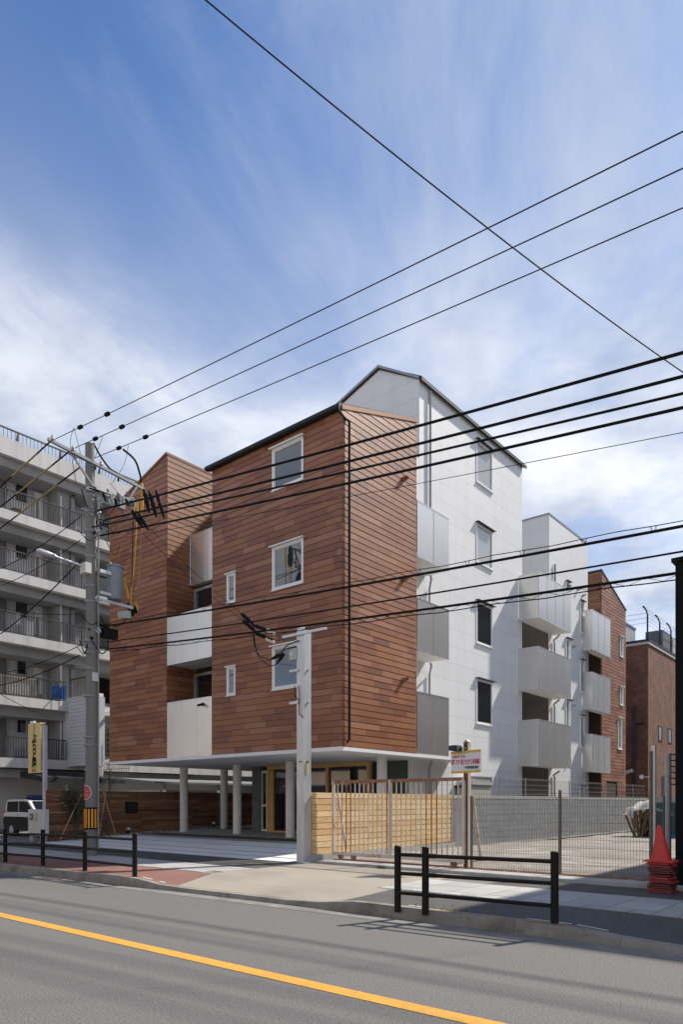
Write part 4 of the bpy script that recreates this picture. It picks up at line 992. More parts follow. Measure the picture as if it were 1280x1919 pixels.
a = onX(884, 1464, -11.75); b = onX(921, 1464, -11.75)
p = MB(); p.box(-12.3, -11.75, a.y, b.y, .3, a.z - .12); p.build('cabinet_body', mat('cream_cabinet', (.52, .50, .45), rough=.6), cab)
p = MB(); p.box(-12.34, -11.7, a.y - .05, b.y + .05, a.z - .115, a.z); p.build('lid', MATS['cream_cabinet'], cab)
# ================================================================== LEFT SIDE: grey apartment block
ap = thing('grey_apartment_block', (-32, 18, 0), 'weathered grey concrete apartment block with open railed galleries', 'building')
AX, BXk = -30.5, -32.1
AF, AB = faceX(AX), faceX(BXk)
SZ = [3.45, 6.17, 8.90, 11.62, 14.25]
p = MB(); p.box(-44, BXk - .02, 4, 34, 0, 17.0); p.build('wall', M_APTIN, ap)
p = MB(); p.box(-44, AX, 4, 34, 16.62, 17.38); p.build('roof_parapet', M_APTW, ap)
p = MB(); p.box(-44, AX - .25, 4, 34, 16.2, 16.62); p.build('eave_beam', M_APT, ap)
for i, z in enumerate(SZ):
    y1 = 16.7 if i < 2 else 34
    p = MB(); p.box(BXk - .02, AX, 4, 34 if i > 1 else 16.7, z - .42, z); p.build('gallery_slab', M_APTW, ap)
    p = MB(); p.box(BXk - .02, AX - .35, 4, 34, z - .85, z - .425); p.build('slab_beam', M_APT, ap)
    if i < 2:
        p = MB(); p.box(BXk - .02, AX, 16.7, 34, z - .42, z); p.build('gallery_slab', M_APTW, ap)
for yy, nm in ((16.45, 'pilaster'),):
    p = MB(); p.box(BXk - .02, AX - .62, 16.5, 17.35, 3.0, 16.2); p.build('pilaster', M_APT, ap)
    p = MB(); p.tube([(AX - .56, 16.62, 3.2), (AX - .56, 16.62, 15.9)], .05, 8); p.build('downpipe', M_APTW, ap, True)
    for z in SZ[1:]:
        p = MB(); p.tube([(AX - .5, 17.05, z), (AX - .5, 17.05, z + 1.75), (AX - .5, 17.1, z + 1.85), (AX - .5, 17.3, z + 1.9)], .035, 6); p.build('overflow_pipe', M_RAILBR, ap)
rail_r = random.Random(1)
def gallery_rail(y0, y1, z, h=.95, X=AX - .06):
    p = MB(); p.box(X - .03, X + .03, y0, y1, z + h - .045, z + h); r = p.build('gallery_railing', M_RAILBR, ap)
    b = MB(); n = int((y1 - y0) / .115)
    for i in range(n + 1):
        y = y0 + (y1 - y0) * i / n; b.box(X - .011, X + .011, y - .011, y + .011, z + .08, z + h - .04)
    b.box(X - .02, X + .02, y0, y1, z + .05, z + .085)
    o = b.build('railing_bars', M_RAILBR, r); o['kind'] = 'stuff'
    y = y0
    while y <= y1 + .01:
        q = MB(); q.box(X - .03, X + .03, y - .03, y + .03, z, z + h); q.build('railing_post', M_RAILBR, r); y += 1.45
for i, z in enumerate(SZ):
    gallery_rail(8.0, 16.6 if i < 2 else 17.4, z)
    if i >= 2: gallery_rail(17.4, 26, z)
# roof railing
p = MB(); p.box(AX - .2, AX - .14, 4, 34, 17.83, 17.89); rrl = p.build('roof_railing', M_RAILBR, ap)
b = MB(); y = 8.0
while y < 30: b.box(AX - .178, AX - .162, y - .008, y + .008, 17.38, 17.84); y += .17
o = b.build('railing_bars', M_RAILBR, rrl); o['kind'] = 'stuff'
y = 8.4
while y < 30:
    q = MB(); q.bar((AX - .17, y, 17.38), (AX - .17, y, 17.84), .05); q.bar((AX - .5, y + .05, 17.38), (AX - .2, y, 17.8), .04); q.build('railing_post', M_RAILBR, rrl); y += 2.0
# openings in the gallery wall (the same arrangement on each floor)
def uB(x): return onX(x, 1300, BXk).y
def awin(y0, y1, z0, z1, tilt=False):
    f = MB()
    for u0, u1, v0, v1 in ((y0, y1, z0, z0 + .05), (y0, y1, z1 - .05, z1), (y0, y0 + .05, z0 + .05, z1 - .05), (y1 - .05, y1, z0 + .05, z1 - .05)): AB.box(f, u0, u1, 0, .05, v0, v1)
    w_ = f.build('window', M_ALU if not tilt else M_FASCIA, ap)
    g_ = MB()
    if tilt: g_.hexa([AB.p(y0 + .05, .16, z0 + .02), AB.p(y1 - .05, .16, z0 + .02), AB.p(y1 - .05, .19, z0 + .02), AB.p(y0 + .05, .19, z0 + .02), AB.p(y0 + .05, .0, z1 - .1), AB.p(y1 - .05, .0, z1 - .1), AB.p(y1 - .05, .03, z1 - .1), AB.p(y0 + .05, .03, z1 - .1)])
    else: AB.box(g_, y0 + .05, y1 - .05, -.005, .012, z0 + .05, z1 - .05)
    g_.build('pane', M_GLASS if tilt else M_DGLASS, w_)
    d_ = MB(); AB.box(d_, y0 + .05, y1 - .05, .001, .006, z0 + .05, z1 - .05); d_.build('dark_reveal', M_DARKIN, w_)
for i, z in enumerate(SZ):
    t = i in (2, 3, 4)
    awin(uB(29), uB(49), z + 1.25, z + 1.95, t); awin(uB(91), uB(111), z + 1.2, z + 1.85, t)
    d = MB(); AB.box(d, uB(-14), uB(11), 0, .03, z + .02, z + 2.0); dd = d.build('door', mat('apartment_door', (.16, .16, .165), rough=.5), ap)
    d = MB(); AB.box(d, uB(-14) - .05, uB(-14), 0, .05, z, z + 2.05); AB.box(d, uB(11), uB(11) + .06, 0, .05, z, z + 2.05); AB.box(d, uB(-14), uB(11), 0, .05, z + 2.0, z + 2.06); d.build('door_frame', M_ALU, dd)
    d = MB(); AB.box(d, uB(61), uB(75), 0, .22, z + .45, z + 1.85 - .2 * (i % 2)); d.build('water_heater', M_TIMW, ap)
    for u in (176,):
        awin(uB(u), uB(u) + 2.6, z + .35, z + 1.75)
def ac(y, z, label):
    r = thing('air_conditioner_unit', (BXk + .6, y, z), label, 'air conditioner', 'outdoor units on the galleries')
    p = MB(); p.box(BXk + .45, BXk + .78, y, y + .8, z + .05, z + .62); p.build('casing', M_TIMW, r)
    p = MB(); p.tube([(BXk + .785, y + .3, z + .34), (BXk + .80, y + .3, z + .34)], .2, 16); p.build('fan_grille', mat('fan_grille_grey', (.32, .32, .33), rough=.6), r)
    for dy in (.1, .6):
        p = MB(); p.box(BXk + .5, BXk + .75, y + dy, y + dy + .08, z, z + .05); p.build('foot', M_BLACK, r)
    return r
ya = uB(105)
for z, nm in ((SZ[4], 'top'), (SZ[2], 'middle'), (SZ[0], 'lowest')):
    ac(ya, z, 'white outdoor unit at the right end of the %s railed gallery' % {'top': 'topmost', 'middle': 'third', 'lowest': 'lowest'}[nm])
bs = thing('blue_sheet', (AX - .3, 15.8, SZ[1]), 'bright blue plastic sheet hung inside the second gallery railing', 'sheet')
ys = onX(94, 1290, AX - .2).y; ye = onX(120, 1290, AX - .2).y
nx = 14; vs = []; fs = []
for j in range(5):
    for i in range(nx + 1): vs.append((AX - .16 + .04 * math.sin(i * 1.9), ys + (ye - ys) * i / nx, SZ[1] + .12 + .62 * j / 4 + (.04 * math.sin(i * 1.1) if j == 4 else 0)))
for j in range(4):
    for i in range(nx): q = j * (nx + 1) + i; fs.append((q, q + 1, q + nx + 2, q + nx + 1))
p = MB(); p.add(vs, fs); p.build('sheet', M_BLUESHEET, bs, True)
pb = thing('gallery_screen', (AX - .2, 13.5, SZ[1]), 'pale cream board screen behind the second gallery railing', 'screen')
p = MB(); p.box(AX - .16, AX - .12, 11.8, onX(74, 1290, AX - .1).y, SZ[1] + .1, SZ[1] + .88); p.build('board', mat('cream_board', (.58, .52, .45), rough=.7, var=.15), pb)
ld = thing('hung_laundry', (AX - .2, 13, SZ[2]), 'dark clothes hung over the third gallery at the left edge', 'laundry')
for k in range(6):
    y = 12.6 + k * .17
    p = MB(); p.hexa([(AX - .25, y, SZ[2] + .35 - .1 * (k % 2)), (AX - .15, y, SZ[2] + .35 - .1 * (k % 2)), (AX - .15, y + .13, SZ[2] + .3), (AX - .25, y + .13, SZ[2] + .3), (AX - .25, y, SZ[2] + 1.6), (AX - .15, y, SZ[2] + 1.6), (AX - .15, y + .13, SZ[2] + 1.55), (AX - .25, y + .13, SZ[2] + 1.55)])
    p.build('garment', [M_BLACK, M_SLATE, M_FASCIA][k % 3], ld)
# odds and ends on the galleries
def thing_box(name, cat, label, y0, y1, z, h, m, x0=AX - .55, x1=AX - .2, extra=None):
    r = thing(name, (x0, y0, z), label, cat); p = MB(); p.box(x0, x1, y0, y1, z + .02, z + h); p.build('body', m, r)
    q = MB(); q.box(x0 - .015, x1 + .015, y0 - .015, y1 + .015, z + h, z + h + .04); q.build('lid', extra or m, r)
gy = lambda px, z: onX(px, 1300, AX - .3).y
thing_box('washing_machine', 'washing machine', 'white washing machine behind the third gallery railing', gy(58, 0), gy(73, 0), SZ[2], .85, M_TIMW, BXk + .2, BXk + .8)
thing_box('storage_bin', 'bin', 'small cream storage bin on the fourth gallery near the lamp head', gy(66, 0), gy(76, 0), SZ[3], .35, MATS['cream_board'] if 'cream_board' in MATS else M_TIMW)
thing_box('storage_bin', 'bin', 'grey storage bin on the lowest gallery behind the yellow sign', gy(30, 0), gy(44, 0), SZ[0], .45, M_GPIPE)
thing_box('planter_box', 'planter', 'dark planter box on the topmost gallery at the left', gy(22, 0), gy(36, 0), SZ[4], .22, M_BARK)
for k, (fl, a0, a1, lab) in enumerate(((3, 14, 26, 'pale towel hung over the fourth gallery railing'), (2, 26, 33, 'white shirt hung over the third gallery railing'), (4, 2, 9, 'grey cloth hung over the topmost gallery railing'))):
    r = thing('hung_cloth', (AX, gy(a0, 0), SZ[fl]), lab, 'laundry'); p = MB(); y0, y1 = gy(a0, 0), gy(a1, 0); n_ = 8; vs = []; fs = []
    for j in range(4):
        for i in range(n_ + 1): vs.append((AX - .12 + .03 * math.sin(i * 1.7 + j), y0 + (y1 - y0) * i / n_, SZ[fl] + .98 - .5 * j / 3))
    for j in range(3):
        for i in range(n_): q_ = j * (n_ + 1) + i; fs.append((q_, q_ + 1, q_ + n_ + 2, q_ + n_ + 1))
    p.add(vs, fs); p.build('cloth', [M_TIMW, M_COLUMN, M_SLATE][k], r, True)
# projecting white-clad box and stair bay
p = MB(); p.box(BXk, -28.9, 16.72, 17.6, 3.16, 6.30); p.build('clad_bay', M_CLAD, ap)
for k in range(19):
    z = 3.18 + k * .164
    p = MB(); p.box(-30.5, -28.9, 16.685, 16.718, z, z + .152); p.build('cladding_board', M_CLAD, ap)
p = MB(); p.box(-30.5, -28.9, 16.68, 17.6, 6.30, 6.36); p.build('bay_cap', M_APTW, ap)
p = MB(); p.box(-30.45, -28.95, 16.73, 16.77, 7.18, 7.23)
for k in range(13): x = -30.45 + k * .125; p.box(x - .009, x + .009, 16.74, 16.76, 6.36, 7.2)
for x in (-30.42, -28.98): p.box(x - .03, x + .03, 16.72, 16.78, 6.36, 7.22)
p.build('terrace_railing', M_RAILBR, ap)
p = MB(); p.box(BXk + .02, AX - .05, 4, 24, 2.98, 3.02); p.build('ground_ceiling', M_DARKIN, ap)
# white steel frame at the back corner of the block
sfm = thing('white_steel_frame', (-27.2, 19, 0), 'white steel posts and rails with wire grid beside the grey block', 'frame')
fx = onY(187, 1400, 18.0).x
p = MB(); p.box(fx - .12, fx + .12, 17.9, 18.1, .2, onY(187, 1300, 18).z); p.build('post', M_COLUMN, sfm)
for y_ in (1332, 1427):
    z_ = onY(195, y_, 18).z
    p = MB(); p.box(fx, fx + 2.5, 18.0, 18.1, z_ - .08, z_ + .08); p.build('rail', M_COLUMN, sfm)
gm = MB(); z0, z1 = onY(200, 1462, 18.05).z, onY(200, 1372, 18.05).z
for k in range(16): x = fx + .15 + k * .14; gm.tube([(x, 18.06, z0), (x, 18.06, z1)], .012, 4)
for k in range(10): z_ = z0 + (z1 - z0) * k / 9; gm.tube([(fx + .1, 18.06, z_), (fx + 2.4, 18.06, z_)], .012, 4)
o = gm.build('wire_grid', M_WIRE, sfm); o['kind'] = 'stuff'

# low buildings seen through the undercroft
nb_ = thing('low_white_building', (-30, 36, 0), 'low white rendered building seen through the undercroft', 'building')
p = MB(); p.box(-44, -25.5, 33.5, 44, 0, 6.2); p.build('wall', mat('white_render', (.52, .53, .56), rough=.8, var=.05), nb_)
wa, wb = onY(190, 1434, 33.4), onY(298, 1459, 33.4)
p = MB(); p.box(wa.x, wb.x, 33.4, 33.49, wb.z, wa.z + 1); p.build('window', M_DARKIN, nb_)
p = MB()
for k in range(12): x = wa.x + k * (wb.x - wa.x) / 11; p.box(x - .03, x + .03, 33.33, 33.4, wb.z, wa.z + 1)
for k in range(5): z = wb.z + .25 * k; p.box(wa.x, wb.x, 33.34, 33.39, z, z + .03)
p.build('mullion', M_FASCIA, nb_)
shd = thing('lean_to_shed', (-26.5, 24, 0), 'grey lean-to shed roof with white wall band behind the dark fence', 'shed')
p = MB(); p.prism([(-27.8, 17.5, 2.62), (-27.8, 17.5, 2.52), (-24.9, 17.5, 2.32), (-24.9, 17.5, 2.40)], (0, 13, 0)); p.build('roof', M_GREYROOF, shd)
p = MB(); p.box(-27.6, -25.2, 18, 30, 1.2, 2.05); p.build('wall', M_APTW, shd)
p = MB(); p.box(-27.7, -25.1, 17.9, 30.2, .1, 1.2); p.build('base_wall', M_DARKIN, shd)
for y in (18, 21, 24, 27, 30):
    p = MB(); p.box(-25.1, -24.98, y, y + .12, .2, 2.36); p.build('post', M_APTW, shd)
# carport and low grey wall behind the patrol car
cp = thing('carport', (-28, 14, 0), 'dark arched carport roof under the grey apartment block', 'carport')
arc = [(-42 + 13.2 * k / 10, 2.95 - .35 * max(0, (k - 7) / 3) ** 2) for k in range(11)]
p = MB(); p.prism([(x, 14.6, z) for x, z in arc] + [(x, 14.6, z - .22) for x, z in arc[::-1]], (0, 4, 0)); p.build('roof', M_FASCIA, cp)
for x in (-34, -29.0):
    p = MB(); p.box(x, x + .1, 15.7, 15.8, 0, 2.3); p.build('post', M_GPIPE, cp)
lw = thing('grey_yard_wall', (-29, 19, 0), 'smooth grey yard wall behind the black and white patrol car', 'wall')
p = MB(); p.box(-44, -27.0, 19.0, 19.15, 0, 2.0); p.build('wall', mat('yard_wall_render', (.36, .37, .40), rough=.85, var=.08), lw)
p = MB(); p.box(-44, -27.0, 18.97, 19.18, 2.0, 2.06); p.build('coping', M_APTW, lw)

# ------------------------------------------------------------------ patrol car
pc = thing('patrol_car', (-26.4, 13.3, .13), 'black and white patrol hatchback with a blue roof light behind the fence', 'car')
Yc0, Yc1 = 12.62, 14.1; g0 = .15
def car_prof(pts, y0, y1, m, name, inset=0):
    p = MB(); p.prism([(x, y0 + inset, z) for x, z in pts], (0, y1 - y0 - 2 * inset, 0)); return p.build(name, m, pc)
low_ = [(-28.05, g0 + .28), (-24.5, g0 + .28), (-24.42, g0 + .45), (-24.5, g0 + .72), (-25.5, g0 + .80), (-28.05, g0 + .80), (-28.12, g0 + .6)]
car_prof(low_, Yc0, Yc1, M_CARB, 'lower_body')
car_prof([(-28.08, g0 + .80), (-25.55, g0 + .80), (-24.55, g0 + .735), (-24.6, g0 + .78), (-25.5, g0 + .93), (-28.08, g0 + .94)], Yc0 + .005, Yc1 - .005, M_CARW, 'waist_panel')
p = MB(); bt = [(-28.08, g0 + .94), (-25.52, g0 + .93), (-26.15, g0 + 1.42), (-26.5, g0 + 1.47), (-27.7, g0 + 1.47), (-27.95, g0 + 1.40)]
i_ = .14
p.prism([(x, Yc0 + .06, z) for x, z in bt], (0, Yc1 - Yc0 - .12, 0)); p.build('cabin', M_CARW, pc)
def glass_poly(pts, nm):
    q = MB(); q.prism([(x, Yc0 + .048, z) for x, z in pts], (0, .014, 0)); return q.build(nm, M_CARG, pc)
glass_poly([(-27.92, g0 + .98), (-26.95, g0 + .98), (-26.95, g0 + 1.40), (-27.85, g0 + 1.38)], 'rear_side_glass')
glass_poly([(-26.88, g0 + .98), (-25.72, g0 + .97), (-26.2, g0 + 1.37), (-26.5, g0 + 1.40), (-26.88, g0 + 1.40)], 'front_side_glass')
q = MB(); q.hexa([(-25.60, Yc0 + .14, g0 + .97), (-25.58, Yc0 + .14, g0 + .99), (-25.58, Yc1 - .14, g0 + .99), (-25.60, Yc1 - .14, g0 + .97), (-26.10, Yc0 + .2, g0 + 1.40), (-26.08, Yc0 + .2, g0 + 1.41), (-26.08, Yc1 - .2, g0 + 1.41), (-26.10, Yc1 - .2, g0 + 1.40)]); q.build('windscreen', M_CARG, pc)
for x in (-27.4, -25.1):
    for y0 in (Yc0 + .0, Yc1 - .17):
        q = MB(); q.tube([(x, y0 - .005, g0 + .28), (x, y0 + .17, g0 + .28)], .29, 20); wh = q.build('wheel', M_TYRE, pc)
        q = MB(); q.tube([(x, y0 - .012, g0 + .28), (x, y0 - .002, g0 + .28)], .18, 16); q.build('rim', M_ALU, wh)
q = MB(); q.box(-26.9, -26.2, Yc0 + .3, Yc1 - .3, g0 + 1.472, g0 + 1.53); q.build('roof_bar', M_BLACK, pc)
q = MB(); q.box(-26.75, -26.3, Yc0 + .28, Yc1 - .28, g0 + 1.53, g0 + 1.64); q.build('blue_roof_light', M_BLUE, pc)
for x in (-26.75, -25.75):
    q = MB(); q.box(x - .10, x, Yc0 - .012, Yc0, g0 + .86, g0 + .89); q.build('door_handle', M_ALU, pc)
for x in (-26.92,):
    q = MB(); q.box(x - .004, x + .004, Yc0 - .003, Yc0 + .01, g0 + .3, g0 + .93); q.build('door_seam', M_BLACK, pc)
q = MB(); q.box(-28.12, -28.05, Yc0 + .02, Yc0 + .16, g0 + .82, g0 + 1.05); q.build('tail_lamp', M_RED_P, pc)
q = MB(); q.box(-24.62, -24.45, Yc0 + .02, Yc0 + .25, g0 + .60, g0 + .72); q.build('headlight', M_SIGNW, pc)
q = MB(); q.box(-25.75, -25.6, Yc0 - .13, Yc0 - .01, g0 + .95, g0 + 1.06); q.build('mirror', M_CARB, pc)

# white cabinet, yellow sign, shrubs, small lights
wcx0, wcx1 = onY(52, 1540, 11.6).x, onY(83, 1540, 11.6).x
wcb = thing('intercom_cabinet', (wcx0, 11.6, .13), 'white cabinet with intercom panel standing before the patrol car', 'cabinet')
p = MB(); p.box(wcx0, wcx1, 11.6, 11.75, .36, 1.27); p.build('cabinet_body', M_TIMW, wcb)
for x in (wcx0 + .05, wcx1 - .35):
    p = MB(); p.box(x, x + .25, 11.62, 11.73, .12, .36); p.build('leg', M_GPIPE, wcb)
p = MB(); p.box(wcx0 + .15, wcx0 + .36, 11.57, 11.6, .90, 1.12); p.build('intercom', M_SLATE, wcb)
p = MB(); p.box(wcx0 + .17, wcx0 + .30, 11.562, 11.57, .97, 1.05); p.build('screen', M_ALU, wcb)
p = MB(); p.box(wcx0 + .46, wcx0 + .68, 11.57, 11.6, .88, 1.16); p.build('notice_plate', mat('cream_plate', (.52, .47, .38), rough=.6), wcb)
sgY = 12.5
ysn = thing('name_sign', (onY(84, 1500, sgY).x, sgY, .13), 'pale yellow vertical name sign with black Japanese letters on a white post', 'sign')
xp = onY(83.5, 1500, sgY).x
p = MB(); p.box(xp - .06, xp + .06, sgY - .06, sgY + .06, .13, onY(84, 1359, sgY).z); p.build('post', mat('sign_post_white', (.62, .62, .68), rough=.4), ysn)
a = onY(54.5, 1357, sgY); b = onY(77.5, 1448, sgY)
p = MB(); p.box(a.x, b.x, sgY - .05, sgY + .0, b.z, a.z); p.build('panel', M_YPALE, ysn)
p = MB(); p.box(b.x, xp, sgY - .02, sgY + .02, a.z - .08, a.z - .02); p.box(b.x, xp, sgY - .02, sgY + .02, b.z + .02, b.z + .08); p.box(a.x + .12, a.x + .42, sgY - .04, sgY + .04, a.z, a.z + .09); p.build('bracket', M_COLUMN, ysn)
xm = (a.x + b.x) / 2; hh = a.z - b.z
for k, ch in enumerate('賃貸住宅'): text(ch, .10, (xm + .0, sgY - .053, a.z - hh * (.045 + .058 * k)), (1, 0), M_TXTBLK, 'lettering', ysn)
for ch, t in zip('ぷらっと豊新', (.325, .455, .56, .665, .79, .915)):
    text(ch, .36, (xm + .0, sgY - .053, a.z - hh * t), (1, 0), M_TXTBLK, 'lettering', ysn, bold=.016)

def shrub(x, y, h, w_, n, label, seed):
    r = thing('shrub', (x, y, walk_z(x, y)), label, 'shrub'); rr = random.Random(seed); z0 = walk_z(x, y)
    st_ = MB(); tips = []
    for k in range(9):
        a = rr.random() * 6.3; l = w_ * rr.uniform(.2, .9); p0 = Vector((x, y, z0)); p2 = Vector((x + l * math.cos(a), y + .5 * l * math.sin(a), z0 + h * rr.uniform(.55, 1)))
        p1 = (p0 + p2) / 2 + Vector((rr.uniform(-.08, .08), 0, .1)); st_.tube([p0, p1, p2], [.016, .011, .004], 5); tips += [p1, p2, (p1 + p2) / 2]
        for q in range(3):
            s = p1.lerp(p2, rr.random()); e = s + Vector((rr.uniform(-.25, .25), rr.uniform(-.12, .12), rr.uniform(.0, .25))); st_.tube([s, e], [.006, .003], 4); tips.append(e)
    st_.build('stem', M_BARK, r)
    lf = MB()
    for i in range(n):
        t = rr.choice(tips); c = t + Vector((rr.gauss(0, .11), rr.gauss(0, .09), rr.gauss(0, .12))); s = rr.uniform(.02, .045)
        d1 = Vector((rr.uniform(-1, 1), rr.uniform(-1, 1), rr.uniform(-.6, .6))).normalized(); d2 = d1.cross(Vector((rr.uniform(-1, 1), rr.uniform(-1, 1), 1))).normalized()
        lf.add([c - d1 * s, c + d2 * s * .42, c + d1 * s, c - d2 * s * .42], [(0, 1, 2, 3)])
    o = lf.build('foliage', M_LEAF, r); o['kind'] = 'stuff'; return r
shrub(-22.75, 12.75, 2.0, .62, 3000, 'thin leafy evergreen shrub growing against the dark board fence', 3)
shrub(-22.75, 13.5, 1.2, .45, 260, 'low sparse shrub right of the leafy shrub at the fence', 5)
def tree(x, y, h, label, seed):
    r = thing('young_tree', (x, y, walk_z(x, y)), label, 'tree'); rr = random.Random(seed); z0 = walk_z(x, y)
    t_ = MB(); t_.tube([(x, y, z0), (x + .03, y, z0 + h * .5), (x, y, z0 + h)], [.028, .02, .006], 7); t_.build('trunk', M_BARK, r)
    b_ = MB(); lv = MB()
    for k in range(34):
        t = rr.uniform(.45, 1); p0 = Vector((x + .02, y, z0 + h * t)); a = rr.random() * 6.3; l = rr.uniform(.2, .6) * (1.3 - t)
        p1 = p0 + Vector((l * math.cos(a), l * math.sin(a) * .8, l * .9)); b_.tube([p0, p0.lerp(p1, .5) + Vector((0, 0, -.02)), p1], [.008, .006, .002], 4)
        for q in range(2):
            c = p0.lerp(p1, rr.uniform(.5, 1)); e = c + Vector((rr.uniform(-.15, .15), rr.uniform(-.1, .1), rr.uniform(0, .18))); b_.tube([c, e], [.004, .0015], 3)
            for m_ in range(3):
                d1 = Vector((rr.uniform(-1, 1), rr.uniform(-1, 1), rr.uniform(-.6, .6))).normalized() * .018; d2 = d1.cross(Vector((0, .3, 1))) * .5; cc_ = c.lerp(e, rr.random())
                lv.add([cc_ - d1, cc_ + d2, cc_ + d1, cc_ - d2], [(0, 1, 2, 3)])
    b_.build('crown', M_BARK, r); o = lv.build('leaves', M_LEAF, r); o['kind'] = 'stuff'; return r
tree(-22.7, 14.0, 2.75, 'bare twiggy young tree propped by stakes behind the utility pole', 8)
def stake(p, q, label):
    r = thing('support_stake', tuple(q), label, 'stake'); b = MB(); b.tube([p, q], .022, 7); b.build('stake', M_BAMBOO, r)
stake(onX(152, 1489, -22.5), onX(112, 1573, -22.75), 'bamboo stake slanting down to the left before the leafy shrub')
stake(onX(192, 1480, -22.6), onX(217, 1567, -22.7), 'bamboo stake slanting down to the right before the meter box')
stake(onX(201, 1462, -22.6), onX(186, 1562, -22.8), 'thin upright bamboo stake behind the utility pole')
for (x, y) in ((240, 1564), (400, 1549)):
    v = onX(x, y, -22.9); z = walk_z(-22.9, v.y)
    r = thing('path_light', (-22.9, v.y, z), 'small black path light with white dome %s along the dark fence' % ('nearer' if x < 300 else 'farther back'), 'lamp', 'path lights by the dark fence')
    p = MB(); p.tube([(-22.9, v.y, z), (-22.9, v.y, z + .17)], .055, 10); p.build('stem', M_BLACK, r)
    p = MB(); p.tube([(-22.9, v.y, z + .17), (-22.9, v.y, z + .22), (-22.9, v.y, z + .26)], [.075, .075, .04], 12); p.build('dome', M_SIGNW, r, True)

# ================================================================== POLES AND CABLES
PX, PY = -16.27, 9.53
up_ = thing('utility_pole', (PX, PY, .14), 'tall concrete utility pole with crossarms and a yellow-striped guard band', 'utility pole')
p = MB(); p.tube([(PX, PY, .1), (PX + .02, PY, 5), (PX, PY - .05, 10.63)], [.165, .142, .112], 20); p.build('pole', M_CEMENT, up_, True)
p = MB(); p.tube([(PX, PY - .05, 10.63), (PX, PY - .05, 10.655)], [.118, .10], 20); p.build('cap', M_CEMENT, up_)
# striped band
z0, z1 = onX(172, 1554, PX).z, onX(172, 1513, PX).z
p = MB(); p.tube([(PX, PY, z0), (PX, PY, z1)], .175, 20); gb = p.build('guard_band', M_BLACK, up_, True)
for k in range(14):
    a = 2 * math.pi * k / 14; ca, sa = math.cos(a), math.sin(a); c = Vector((PX + .176 * ca, PY + .176 * sa, 0)); t = Vector((-sa, ca, 0)) * .022; n_ = Vector((ca, sa, 0)) * .008
    q = MB(); q.hexa([c - t + Vector((0, 0, z0 + .04)), c + t + Vector((0, 0, z0 + .04)), c + t + n_ + Vector((0, 0, z0 + .04)), c - t + n_ + Vector((0, 0, z0 + .04)), c - t + Vector((0, 0, z1 - .04)), c + t + Vector((0, 0, z1 - .04)), c + t + n_ + Vector((0, 0, z1 - .04)), c - t + n_ + Vector((0, 0, z1 - .04))])
    q.build('yellow_stripe', M_ORANGE, gb)
# clamps
for zz in (10.05, 9.55, 9.3, 8.9, 8.4, 8.25, 7.75, 7.0, 6.6, 5.6, 5.45, 5.3, 4.9, 4.2, 3.15, 2.95):
    p = MB(); p.tube([(PX, PY - .02, zz), (PX, PY - .02, zz + .05)], .125 + .005 * (10.6 - zz) + .012, 16); p.build('clamp', M_GALVD, up_, True)
# crossarms run away from the street
for (y0, y1, zz, w_) in ((8.30, 11.0, 9.98, .068), (9.35, 10.7, 9.45, .06)):
    p = MB(); p.bar((PX + .14, y0, zz + (.28 if zz > 9.9 else 0)), (PX + .14, y1, zz), w_); p.build('crossarm', M_GALVD, up_)
p = MB(); p.bar((PX + .12, 8.9, 10.18), (PX + .12, 9.5, 9.55), .045); p.build('arm_brace', M_GALVD, up_)
p = MB(); p.bar((PX + .16, 10.75, 9.95), (PX + .14, 10.45, 9.42), .045); p.bar((PX + .14, 9.3, 9.42), (PX + .14, 10.75, 9.58), .06); p.build('arm_brace', M_GALVD, up_)
def insul(c, h=.16, r=.055, m=M_CERAM, nm='insulator'):
    p = MB(); c = Vector(c); p.tube([c, c + Vector((0, 0, h * .3)), c + Vector((0, 0, h * .32)), c + Vector((0, 0, h * .6)), c + Vector((0, 0, h * .62)), c + Vector((0, 0, h))], [r * .6, r * .6, r, r * .7, r * .9, r * .4], 12); return p.build(nm, m, up_, True)
for y in (8.42, 8.95, 9.72): insul((PX + .14, y, 10.24 + .02 - (y - 8.3) * .10))
# bundle of switches and yellow-sleeved tails at the outer end of the arms
for (dx, y, zz, l, tilt) in ((.0, 10.95, 9.95, .62, .10), (.10, 11.05, 9.9, .66, .16), (.2, 11.2, 9.95, .72, .2), (.05, 10.55, 9.25, .4, .25), (.12, 10.7, 9.2, .4, .25)):
    p = MB(); a = Vector((PX + .2 + dx, y, zz)); b = a + Vector((.10, tilt, -l)); m_ = a.lerp(b, .5)
    p.tube([a, a.lerp(b, .2), a.lerp(b, .25), a.lerp(b, .45), a.lerp(b, .5), a.lerp(b, .75), b], [.03, .05, .065, .045, .065, .05, .025], 10); p.build('cutout_switch', M_BLACK, up_, True)
p = MB(); p.box(PX + .1, PX + .24, 10.2, 10.36, 9.2, 9.34); p.build('junction_box', M_GALVD, up_)
for k in range(9):
    q = MB(); yy = 9.75 + .11 * k; zz = 9.50 + random.uniform(-.1, .14); q.tube([(PX + .14, yy, zz), (PX + .2, yy + .02, zz - .10), (PX + .22, yy + .05, zz - .2 - .1 * random.random())], [.03, .045, .015], 7); q.build('cable_clamp', [M_BLACK, M_GALVD, M_CLEARP][k % 3], up_)
def crv(pts, r, m, nm, n=6, par=None):
    P = [Vector(v) for v in pts]; out = []
    for i in range(len(P) - 1):
        p0, p1, p2, p3 = P[max(i - 1, 0)], P[i], P[i + 1], P[min(i + 2, len(P) - 1)]
        for k in range(6):
            t = k / 6; out.append(.5 * ((2 * p1) + (p2 - p0) * t + (2 * p0 - 5 * p1 + 4 * p2 - p3) * t * t + (3 * p1 - p0 - 3 * p2 + p3) * t ** 3))
    out.append(P[-1]); b = MB(); b.tube(out, r, n); return b.build(nm, m, par or up_, True)
